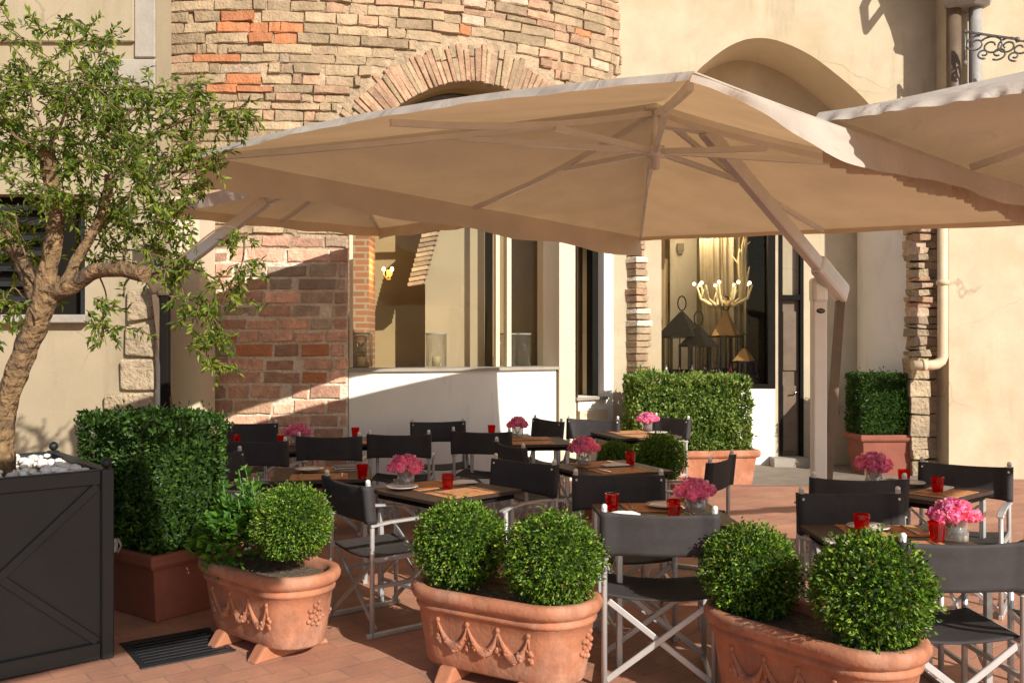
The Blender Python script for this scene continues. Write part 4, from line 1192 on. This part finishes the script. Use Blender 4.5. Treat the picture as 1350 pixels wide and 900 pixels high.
for i, (pts, r_) in enumerate(shoots):
    m = MB(); q = [tp_(x, y, .2*noise.noise(Vector((x*.02, y*.02, i)))) for x, y in pts]
    limb(q, [r_*(1-.25*j) for j in range(4)], 6, .1); m.build('branch', M['twig'], tree)
random.seed(31)
clusters = [(20, 60, 45, 9, 0), (90, 60, 50, 10, 0), (130, 85, 35, 6, .1), (45, 120, 60, 18, .1), (110, 140, 60, 20, .1), (170, 130, 45, 12, .1), (20, 190, 60, 18, .2), (95, 200, 55, 18, .3), (165, 190, 55, 20, .2), (215, 150, 45, 14, .1),
            (255, 130, 35, 8, 0), (290, 150, 35, 8, 0), (325, 160, 25, 6, 0), (235, 200, 45, 14, .1), (270, 205, 30, 7, 0), (200, 250, 50, 18, .1), (155, 280, 50, 18, .3), (110, 270, 50, 14, .35), (225, 290, 38, 10, 0), (205, 325, 38, 10, 0),
            (235, 350, 25, 7, 0), (30, 280, 45, 12, .3), (10, 330, 40, 9, .2), (30, 390, 32, 6, 0), (-40, 120, 80, 22, 0), (-60, 240, 80, 18, .1), (130, 330, 35, 8, .3), (320, 315, 20, 5, -.05), (325, 350, 22, 6, -.05), (305, 385, 25, 7, -.05),
            (275, 410, 30, 8, -.05), (265, 450, 30, 8, -.05), (285, 475, 22, 5, -.05), (255, 400, 22, 6, -.05), (140, 400, 25, 5, -.1), (138, 435, 28, 6, -.1), (20, 425, 20, 4, 0), (100, 35, 22, 4, .1), (15, 25, 20, 3, 0), (60, 240, 40, 8, -.4), (180, 230, 40, 8, -.4), (110, 110, 50, 8, -.5)]
cr = MB()
for (cx_, cy_, rp, nt_, dy) in clusters:
    c = tp_(cx_, cy_, dy); rad = rp*YT/F
    for i in range(int(nt_*1.5)):
        depth = .75 if rp > 40 else .35
        d = rdir(); d.y *= 1.2
        a = c+Vector((rnd(-.4, .4)*rad, rnd(-1, 1)*depth*.6, rnd(-.4, .4)*rad))
        b = a+d*rad*rnd(.7, 1.25)+Vector((0, 0, -.03))
        nl = int(7+(b-a).length/.014)
        cr.tube([a, (a+b)/2+Vector((0, 0, .02)), b], [.004, .003, .0015], 4, 1)
        dd = (b-a).normalized()
        for k in range(nl):
            t = k/nl*1.05; p = a.lerp(b, t)
            out = (dd*.7+rdir()*.9+Vector((0, 0, -.15))).normalized()
            cr.leaf(p, out, (Vector((0, -.2, 1))+rdir()*.9).normalized(), rnd(.032, .062), rnd(.013, .022), 0, .2)
cr.build('crown', [M['tree_leaf'], M['twig']], tree)

# ------------------------------------------------------------------ chairs
def make_chair():
    t = thing('director_chair', 'x', 'chair')
    for sx in (-1, 1):
        x = sx*.265
        m = MB(); m.tube([(x, -.235, .0), (x, -.235, .64), (x, -.262, .895)], .0145, 10); m.build('rear_leg', M['alu'], t)
        m = MB(); m.tube([(x, .225, .0), (x, .225, .635)], .0145, 10); m.build('front_leg', M['alu'], t)
        m = MB(); pts = [(x, -.25, .640), (x, -.12, .652), (x, .05, .655), (x, .2, .645), (x, .27, .63)]
        for i in range(4): m.bar(pts[i], pts[i+1], .042, .016)
        m.build('armrest', M['alu'], t, bevel=.004)
        m = MB(); m.bar((x, -.235, .445), (x, .225, .445), .022, .026); m.build('seat_rail', M['alu'], t)
        m = MB(); m.bar((x, -.235, .29), (x, .225, .29), .018, .022); m.build('side_rail', M['alu'], t)
        m = MB(); m.bar((x, -.27, .014), (x, .25, .014), .026, .028); m.build('runner', M['alu'], t, bevel=.004)
    for y in (-.215, .205):
        for sg in (-1, 1):
            yy = y+sg*.008
            m = MB(); m.bar((-sg*.245, yy, .425), (sg*.255, yy, .04), .030, .012, up=(0, 1, 0)); m.build('cross_leg', M['alu'], t, bevel=.003)
    # seat sling
    m = MB(); n = 10; vs = []
    for zo in (0, -.009):
        for i in range(n+1):
            u = i/n*2-1
            for k in range(n+1):
                v = k/n
                vs.append((u*.262, -.215+v*.42, .462-.040*(1-u*u)*(.6+.4*math.sin(math.pi*v))+zo))
    w_ = n+1; q = w_*w_
    fs = [(i*w_+k, (i+1)*w_+k, (i+1)*w_+k+1, i*w_+k+1) for i in range(n) for k in range(n)]
    fs += [tuple(q+a for a in reversed(f)) for f in list(fs)]
    for i in range(n): fs += [(i*w_, q+i*w_, q+(i+1)*w_, (i+1)*w_), (i*w_+n, (i+1)*w_+n, q+(i+1)*w_+n, q+i*w_+n)]
    m.add(vs, fs, 0, True); m.build('seat', M['sling'], t)
    # back sling wrapping both posts
    m = MB(); vs = []; n = 16; zs = [.655, .68, .705, .73, .76, .79, .82, .85, .875]
    for side in (1, -1):
        for i in range(n+1):
            u = i/n*2-1
            for zz in zs:
                yc = -.240-.027*(zz-.64)/.255-.030*(1-u*u)+.006*noise.noise(Vector((u*2.3, zz*22, 4.0)))*(1-u**4)
                edge = .027 if abs(u) > .86 else .006
                dz = -.012*(1-u*u) if zz == zs[-1] else (.008*(1-u*u) if zz == zs[0] else 0)
                vs.append((u*.287, yc+side*edge, zz+dz))
    w_ = len(zs); q = (n+1)*w_
    fs = [(i*w_+k, i*w_+k+1, (i+1)*w_+k+1, (i+1)*w_+k) for i in range(n) for k in range(w_-1)]
    fs += [tuple(q+a for a in reversed(f)) for f in list(fs)]
    for i in range(n):
        fs += [(i*w_+w_-1, q+i*w_+w_-1, q+(i+1)*w_+w_-1, (i+1)*w_+w_-1), (i*w_, (i+1)*w_, q+(i+1)*w_, q+i*w_)]
    for k in range(w_-1): fs += [(k, q+k, q+k+1, k+1), (n*w_+k, n*w_+k+1, q+n*w_+k+1, q+n*w_+k)]
    m.add(vs, fs, 0, True)
    for su in (-1, 1):
        for sd in (-1, 1): m.tube([(su*.226, -.240-.027*(zz-.64)/.255-.011+sd*.0085, zz) for zz in (.66, .76, .87)], .0028, 5)
    bk_ = m.build('backrest', M['sling'], t)
    for sx in (-1, 1):
        m = MB(); m.ball((sx*.265, -.262, .897), .015, 5); m.build('post_cap', M['china'], t)
        for y in (-.285, -.238):
            m = MB(); m.ball((sx*.262, y, .845), .008, 4); m.build('rivet', M['china'], t)
    return t
chairs = [
    (.715, 4.50, (.10, 1), 'dark sling director chair seen from behind right of the middle planter'),
    (1.88, 3.86, (-.05, 1), 'dark director chair seen from behind right of the big box ball'),
    (2.47, 3.80, (.25, 1), 'director chair cut off by the right edge of the picture'),
    (1.84, 5.02, (.02, -1), 'dark director chair facing us behind the right foreground table'),
    (2.10, 5.62, (.12, 1), 'director chair half hidden behind the chair facing us on the right'),
    (3.03, 6.20, (-.55, -.83), 'director chair against the beige right wall facing the small corner table'),
    (-.965, 5.515, (.80, .60), 'director chair turned sideways in the sun right of the left planter'),
    (.07, 6.36, (-.66, -.75), 'director chair facing the sunny table between left and middle planters'),
    (.0, 7.45, (.9, .4), 'director chair just behind the one facing the sunny table'),
    (.66, 5.72, (0, -1), 'director chair facing us across the centre front table'),
    (1.46, 6.55, (-.9, .5), 'dark director chair in front of the pale terracotta trough'),
    (-2.66, 9.35, (.05, -1), 'director chair facing us against the brick pier'),
    (-1.60, 8.12, (.05, 1), 'left of two director chairs seen from behind below the shaded parapet'),
    (-1.01, 8.30, (.0, 1), 'right of two director chairs seen from behind below the shaded parapet'),
    (-.76, 9.55, (.25, -1), 'black director chair facing us under the shaded parapet'),
    (.36, 9.75, (-.9, -.5), 'black director chair turned left below the white pillar'),
    (.86, 9.85, (-.3, -1), 'director chair next to the black one below the slot window'),
    (1.72, 10.05, (-.85, -.5), 'director chair before the sunlit hedge beside the far table'),
    (-2.15, 7.75, (.1, 1), 'director chair seen from behind above the leafy plant, near the brick pier'),
    (-.28, 8.55, (.2, 1), 'director chair seen from behind in front of the sunlit white parapet'),
    (-2.10, 6.75, (.9, -.2), 'director chair mostly hidden behind the leafy plant'),
]
c0 = make_chair(); first = True
for (x, y, fd, lab) in chairs:
    f = Vector((fd[0], fd[1], 0)).normalized()
    c = c0 if first else copy_tree(c0); first = False
    c.location = (x+f.x*.24, y+f.y*.24, 0); c.rotation_euler = (0, 0, math.atan2(-f.x, f.y))
    tag(c, lab, 'chair', 'director chairs around the tables')

# ------------------------------------------------------------------ tables and tableware
def make_table():
    t = thing('folding_table', 'x', 'table')
    m = MB(); m.box((0, 0, .728), (.70, .70, .024)); m.build('tabletop', M['wenge'], t, bevel=.004)
    m = MB()
    for a in (-1, 1): m.box((a*.30, 0, .698), (.03, .62, .035)); m.box((0, a*.30, .697), (.57, .03, .035))
    m.build('apron', M['dark'], t)
    for sx in (-1, 1):
        for sy in (-1, 1):
            m = MB(); m.box((sx*.30, sy*.30, .34), (.032, .032, .68)); m.build('leg', M['alu'], t, bevel=.004)
        m = MB(); m.bar((sx*.30, -.285, .20), (sx*.30, .285, .64), .016, .010, up=(1, 0, 0)); m.bar((sx*.288, .285, .20), (sx*.288, -.285, .64), .016, .010, up=(1, 0, 0)); m.bar((sx*.30, -.285, .16), (sx*.30, .285, .16), .016, .022); m.build('cross_brace', M['alu'], t)
    return t
ZTB = .7405
TAB = {
    'C': (.84, 5.16, 4, 'table behind the middle planter'),
    'R1': (1.86, 4.50, 0, 'table behind the right planter'),
    'R2': (2.62, 6.02, 40, 'small corner table by the beige wall'),
    'L1': (-.43, 6.02, 44, 'sunny table between left and middle planters'),
    'M': (.74, 7.05, 25, 'table before the two dark box balls'),
    'B': (-.13, 9.25, 8, 'far table below the sunlit parapet'),
    'B2': (.18, 8.95, 8, 'second far table below the white pillar'),
    'B3': (1.28, 9.60, 20, 'far table before the sunlit hedge'),
    'W': (-2.24, 8.45, 3, 'table against the brick pier'),
    'G': (-1.38, 6.75, 10, 'table behind the leafy plant'),
    'P': (-1.25, 9.00, 4, 'table under the shaded parapet'),
}
t0 = make_table(); first = True
for k, (x, y, rz, wh) in TAB.items():
    t = t0 if first else copy_tree(t0); first = False
    t.location = (x, y, 0); t.rotation_euler = (0, 0, R(rz))
    tag(t, 'square dark topped folding '+wh, 'table', 'folding tables on the terrace')
SRC = {}
def place(kind, make, key, dx, dy, lab, cat, group, rz=0.0, z=0.0, world=None):
    """One more of a small table thing, on the table named by key."""
    if kind in SRC: o = copy_tree(SRC[kind])
    else: o = make(); SRC[kind] = o
    if world is None:
        x, y, a, wh = TAB[key]; ca, sa = math.cos(R(a)), math.sin(R(a))
        px, py, az_ = x+dx*ca-dy*sa, y+dx*sa+dy*ca, R(a)
    else: px, py, az_ = world[0], world[1], R(TAB[key][2])
    o.location = (px, py, ZTB+z); o.rotation_euler = (0, 0, az_+rz)
    o.parent = None
    return tag(o, lab, cat, group)
def mk_tumbler():
    t = thing('red_tumbler', 'x', 'glass')
    m = MB(); n = 10
    m.lathe([(0, .0), (.031, .0), (.034, .02), (.041, .098), (.037, .098), (.031, .022), (.026, .012), (0, .012)], n, smooth=False); m.build('cup', M['red'], t)
    return t
def mk_tumbler():
    m = MB()
    m.lathe([(0, .0), (.031, .0), (.034, .02), (.041, .098), (.0375, .098), (.031, .022), (.026, .012), (0, .012)], 10, smooth=False)
    return m.build('red_tumbler', M['red'])
def mk_vase():
    t = thing('glass_vase', 'x', 'vase')
    m = MB(); m.lathe([(0, .0), (.052, .0), (.056, .01), (.057, .105), (.053, .105), (.052, .014), (0, .012)], 20); m.build('glass', M['jar'], t)
    m = MB(); m.lathe([(0, .0125), (.0505, .0145), (.0515, .06), (0, .06)], 20); m.build('water', M['water'], t)
    return t
def mk_bunch():
    random.seed(77)
    t = thing('carnation_bunch', 'x', 'flowers')
    for i in range(14):
        if i == 0: c = Vector((0, 0, .175))
        elif i < 6:
            a = i*2*math.pi/5+rnd(-.2, .2); q = rnd(.038, .050); c = Vector((q*math.cos(a), q*math.sin(a), rnd(.155, .170)))
        else:
            a = i*2*math.pi/8+rnd(-.2, .2); q = rnd(.075, .095); c = Vector((q*math.cos(a), q*math.sin(a), rnd(.115, .140)))
        m = MB()
        m.ball(c, .028, 5)
        for k in range(60):
            d = rdir(); d.z = d.z*.8+.25
            p = c+d*rnd(.018, .030)
            m.leaf(p, (d+rdir()*.55).normalized(), rdir(), rnd(.014, .022), rnd(.020, .032), 0, .25)
        m.build('blossom', M['petal'], t)
    m = MB()
    for i in range(9):
        a = i*.7; m.tube([(.02*math.cos(a), .02*math.sin(a), .02), (.03*math.cos(a+2), .03*math.sin(a+2), .07), (.045*math.cos(a+2), .045*math.sin(a+2), .13)], .0025, 5)
    m.build('stems', M['stem'], t)
    return t
def mk_mat():
    m = MB(); m.box((0, 0, .0025), (.40, .28, .003)); return m.build('placemat', M['mat_paper'])
def mk_plate():
    m = MB(); m.lathe([(0, .004), (.06, .004), (.075, .010), (.105, .018), (.107, .021), (.075, .014), (.06, .008), (0, .008)], 24); return m.build('plate', M['china'])
def mk_napkin():
    m = MB(); vs = []; n = 8
    for i in range(n+1):
        for k in range(n+1):
            u, v = i/n-.5, k/n-.5
            vs.append((u*.20, v*.10, .006+.018*(math.cos(v*3)*(.6+.4*math.cos(u*5)))))
    w_ = n+1
    m.add(vs, [(i*w_+k, (i+1)*w_+k, (i+1)*w_+k+1, i*w_+k+1) for i in range(n) for k in range(n)], 0, True)
    m.box((0, 0, .006), (.20, .10, .008)); return m.build('napkin', M['linen'])
def mk_fork():
    m = MB(); m.bar((0, -.09, .006), (0, .05, .006), .008, .003); m.box((0, .06, .006), (.022, .03, .003))
    for k in range(4): m.bar((-.009+k*.006, .07, .006), (-.009+k*.006, .105, .007), .003, .002)
    return m.build('fork', M['steel'])
def mk_knife():
    m = MB(); m.bar((0, -.10, .006), (0, .0, .006), .011, .005); m.bar((0, .0, .006), (0, .11, .006), .016, .002); return m.build('knife', M['steel'])
def mk_menu():
    m = MB()
    for k in range(4): m.box((rnd(-.004, .004), rnd(-.004, .004), .004+k*.008), (.21, .15, .006), k % 2, Matrix.Rotation(rnd(-.04, .04), 3, 'Z'))
    return m.build('menu_stack', [M['linen'], M['plate_dark']])
def mk_jar():
    t = thing('small_glass_jar', 'x', 'jar')
    m = MB(); m.lathe([(0, 0), (.024, 0), (.026, .01), (.026, .05), (.023, .05), (.022, .006), (0, .005)], 14); m.build('glass', M['jar'], t)
    m = MB(); m.lathe([(0, .0062), (.0215, .0068), (.0215, .03), (0, .03)], 12); m.build('wax', M['candle'], t)
    return t
G_R, G_V, G_B = 'red glass tumblers on the tables', 'square glass vases on the tables', 'pink carnation bunches on the tables'
def wpt(px, py):      # point on a table top under the pixel of an object's foot
    Y = (CH-ZTB)*F/(py-CY); return ((px-CX)*Y/F, Y)
short = {k: v[3] for k, v in TAB.items()}
tumblers = [('C', 807, 673, 'left of the flowers'), ('C', 888, 682, 'right beside the vase'), ('R1', 1136, 703, 'farther from the flowers'), ('R1', 1235, 714, 'beside the vase'),
            ('R2', 1192, 638, 'half hidden'), ('R2', 1236, 649, 'before the plate'), ('L1', 590, 644, 'right of the vase'), ('G', 478, 634, 'at the right corner'), ('M', 831, 612, 'behind the napkin'),
            ('B', 646, 571, 'left of the flowers'), ('B3', 815, 559, 'left of the flowers'), ('W', 309, 587, 'left'), ('W', 371, 587, 'next to the flowers'), ('P', 459, 575, 'alone'), ]
def clampt(key, x, y, lim=.30):
    tx, ty, a, _ = TAB[key]; ca, sa = math.cos(R(a)), math.sin(R(a))
    u, v = (x-tx)*ca+(y-ty)*sa, -(x-tx)*sa+(y-ty)*ca
    u, v = max(-lim, min(lim, u)), max(-lim, min(lim, v))
    return (tx+u*ca-v*sa, ty+u*sa+v*ca)
for key, px, py, ext in tumblers:
    place('tumbler', mk_tumbler, key, 0, 0, 'red glass tumbler %s on the %s' % (ext, short[key]), 'glass', G_R, rnd(0, 3), world=clampt(key, *wpt(px, py)))
vases = [('C', 916, 677), ('R1', 1258, 712), ('R2', 1152, 640), ('L1', 535, 641), ('M', 770, 613), ('B2', 677, 573), ('B3', 846, 558), ('W', 391, 587)]
for key, px, py in vases:
    xy = clampt(key, *wpt(px, py)); rz = rnd(0, 6); bs = rnd(.88, 1.12)
    place('vase', mk_vase, key, 0, 0, 'clear glass vase of pink carnations on the %s' % short[key], 'vase', G_V, rz, world=xy, z=.0005)
    place('bunch', mk_bunch, key, 0, 0, 'bunch of pink carnations on the %s' % short[key], 'flowers', G_B, rz, world=xy, z=.001).scale = (bs, bs*rnd(.92, 1.08), rnd(.92, 1.08))
for key in TAB:
    fr_, bk2 = 'on the near side of the ', 'on the far side of the '
    for sg, side in ((-1, fr_), (1, bk2)):
        place('placemat', mk_mat, key, .02*sg, sg*.19, 'tan paper placemat %s%s' % (side, short[key]), 'placemat', 'placemats on the tables', rnd(-.06, .06))
        if key in ('C', 'R1', 'L1', 'M', 'R2', 'G', 'W'):
            place('fork', mk_fork, key, -.14*sg, sg*.18, 'steel fork %s%s' % (side, short[key]), 'fork', 'cutlery on the tables', 0 if sg < 0 else math.pi, .004)
            place('knife', mk_knife, key, .15*sg, sg*.18, 'steel knife %s%s' % (side, short[key]), 'knife', 'cutlery on the tables', 0 if sg < 0 else math.pi, .004)
def nap(key, dx, dy, ext): place('napkin', mk_napkin, key, dx, dy, 'folded white napkin %s on the %s' % (ext, short[key]), 'napkin', 'white napkins on the tables', rnd(-.4, .4), .005)
def plt(key, dx, dy, ext): place('plate', mk_plate, key, dx, dy, 'white plate %s on the %s' % (ext, short[key]), 'plate', 'white plates on the tables', 0, .005)
nap('C', -.25, -.05, 'at the left'); nap('R1', -.27, -.10, 'at the left'); nap('M', .08, .05, 'beside the tumbler'); nap('L1', .22, .1, 'at the right'); nap('R2', .1, -.12, 'in front')
plt('C', .05, .17, 'behind'); plt('R1', -.05, .2, 'behind'); plt('R2', .12, .10, 'in front of the chair'); plt('L1', -.22, .18, 'at the left'); plt('W', .0, -.19, 'in the sun'); plt('B3', .2, -.1, 'at the right'); plt('G', -.1, .1, 'hidden')
place('menu', mk_menu, 'G', .18, .16, 'stack of white and dark menus on the %s' % short['G'], 'menus', None, .2)
place('jar', mk_jar, 'L1', 0, 0, 'small candle jar left of the vase on the %s' % short['L1'], 'candle jar', 'small candle jars', world=clampt('L1', *wpt(517, 640)))
place('jar', mk_jar, 'R1', 0, 0, 'small candle jar right of the vase on the %s' % short['R1'], 'candle jar', 'small candle jars', world=clampt('R1', *wpt(1278, 714)))

# dark grid of bars over a dark sheet, left of planter 1
dg = MB(); gx, gy = -1.86, 5.14
for i in range(9): dg.bar((-.22, -.2+i*.05, .004), (.22, -.2+i*.05, .004), .018, .006)
for sx in (-1, 1): dg.bar((sx*.23, -.24, .004), (sx*.23, .24, .004), .03, .007)
for sx in (-1, 1): dg.bar((-.25, sx*.23, .0045), (.25, sx*.23, .0045), .03, .007)
o = dg.build('dark_grid', M['charcoal'], None, (gx, gy, .001)); o.rotation_euler = (0, 0, R(35))
tag(o, 'dark flat grid of bars on the paving beside the left planter', 'drain grate')
m = MB(); m.add([(-.24, -.24, .002), (.24, -.24, .002), (.24, .24, .002), (-.24, .24, .002)], [(0, 1, 2, 3)]); m.build('dark_sheet', M['dark'], o)

# ------------------------------------------------------------------ light, sky, camera
SD = Vector((-.72, 1.0, -.66)).normalized()       # direction in which sunlight travels
sun = bpy.data.lights.new('sun', 'SUN'); sun.energy = 5.0; sun.angle = R(.5); sun.color = (1.0, .945, .86)
so = bpy.data.objects.new('sun', sun); COL.objects.link(so)
so.rotation_euler = SD.to_track_quat('-Z', 'Y').to_euler(); so.location = (6, -6, 12)
wd = bpy.data.worlds.new('World'); S.world = wd; wd.use_nodes = True
n = wd.node_tree; bg = n.nodes['Background']
sk = n.nodes.new('ShaderNodeTexSky'); sk.sky_type = 'NISHITA'; sk.sun_disc = False
to = -SD
sk.sun_elevation = math.asin(to.z); sk.sun_rotation = math.atan2(to.x, to.y)
n.links.new(sk.outputs[0], bg.inputs[0]); bg.inputs[1].default_value = .088
cam = bpy.data.cameras.new('camera'); cam.lens = F/1350*36; cam.sensor_width = 36; cam.clip_end = 400; cam.clip_start = .05
co = bpy.data.objects.new('camera', cam); COL.objects.link(co); co.location = (0, 0, CH); co.rotation_euler = (R(90), 0, 0)
S.camera = co
S.view_settings.view_transform = 'Standard'; S.view_settings.look = 'None'
S.view_settings.exposure = 0.38; S.view_settings.gamma = 1.0; S.view_settings.use_curve_mapping = False
S.cycles.use_denoising = True
S.cycles.max_bounces = 10; S.cycles.transparent_max_bounces = 12
S.cycles.sample_clamp_indirect = 6.0
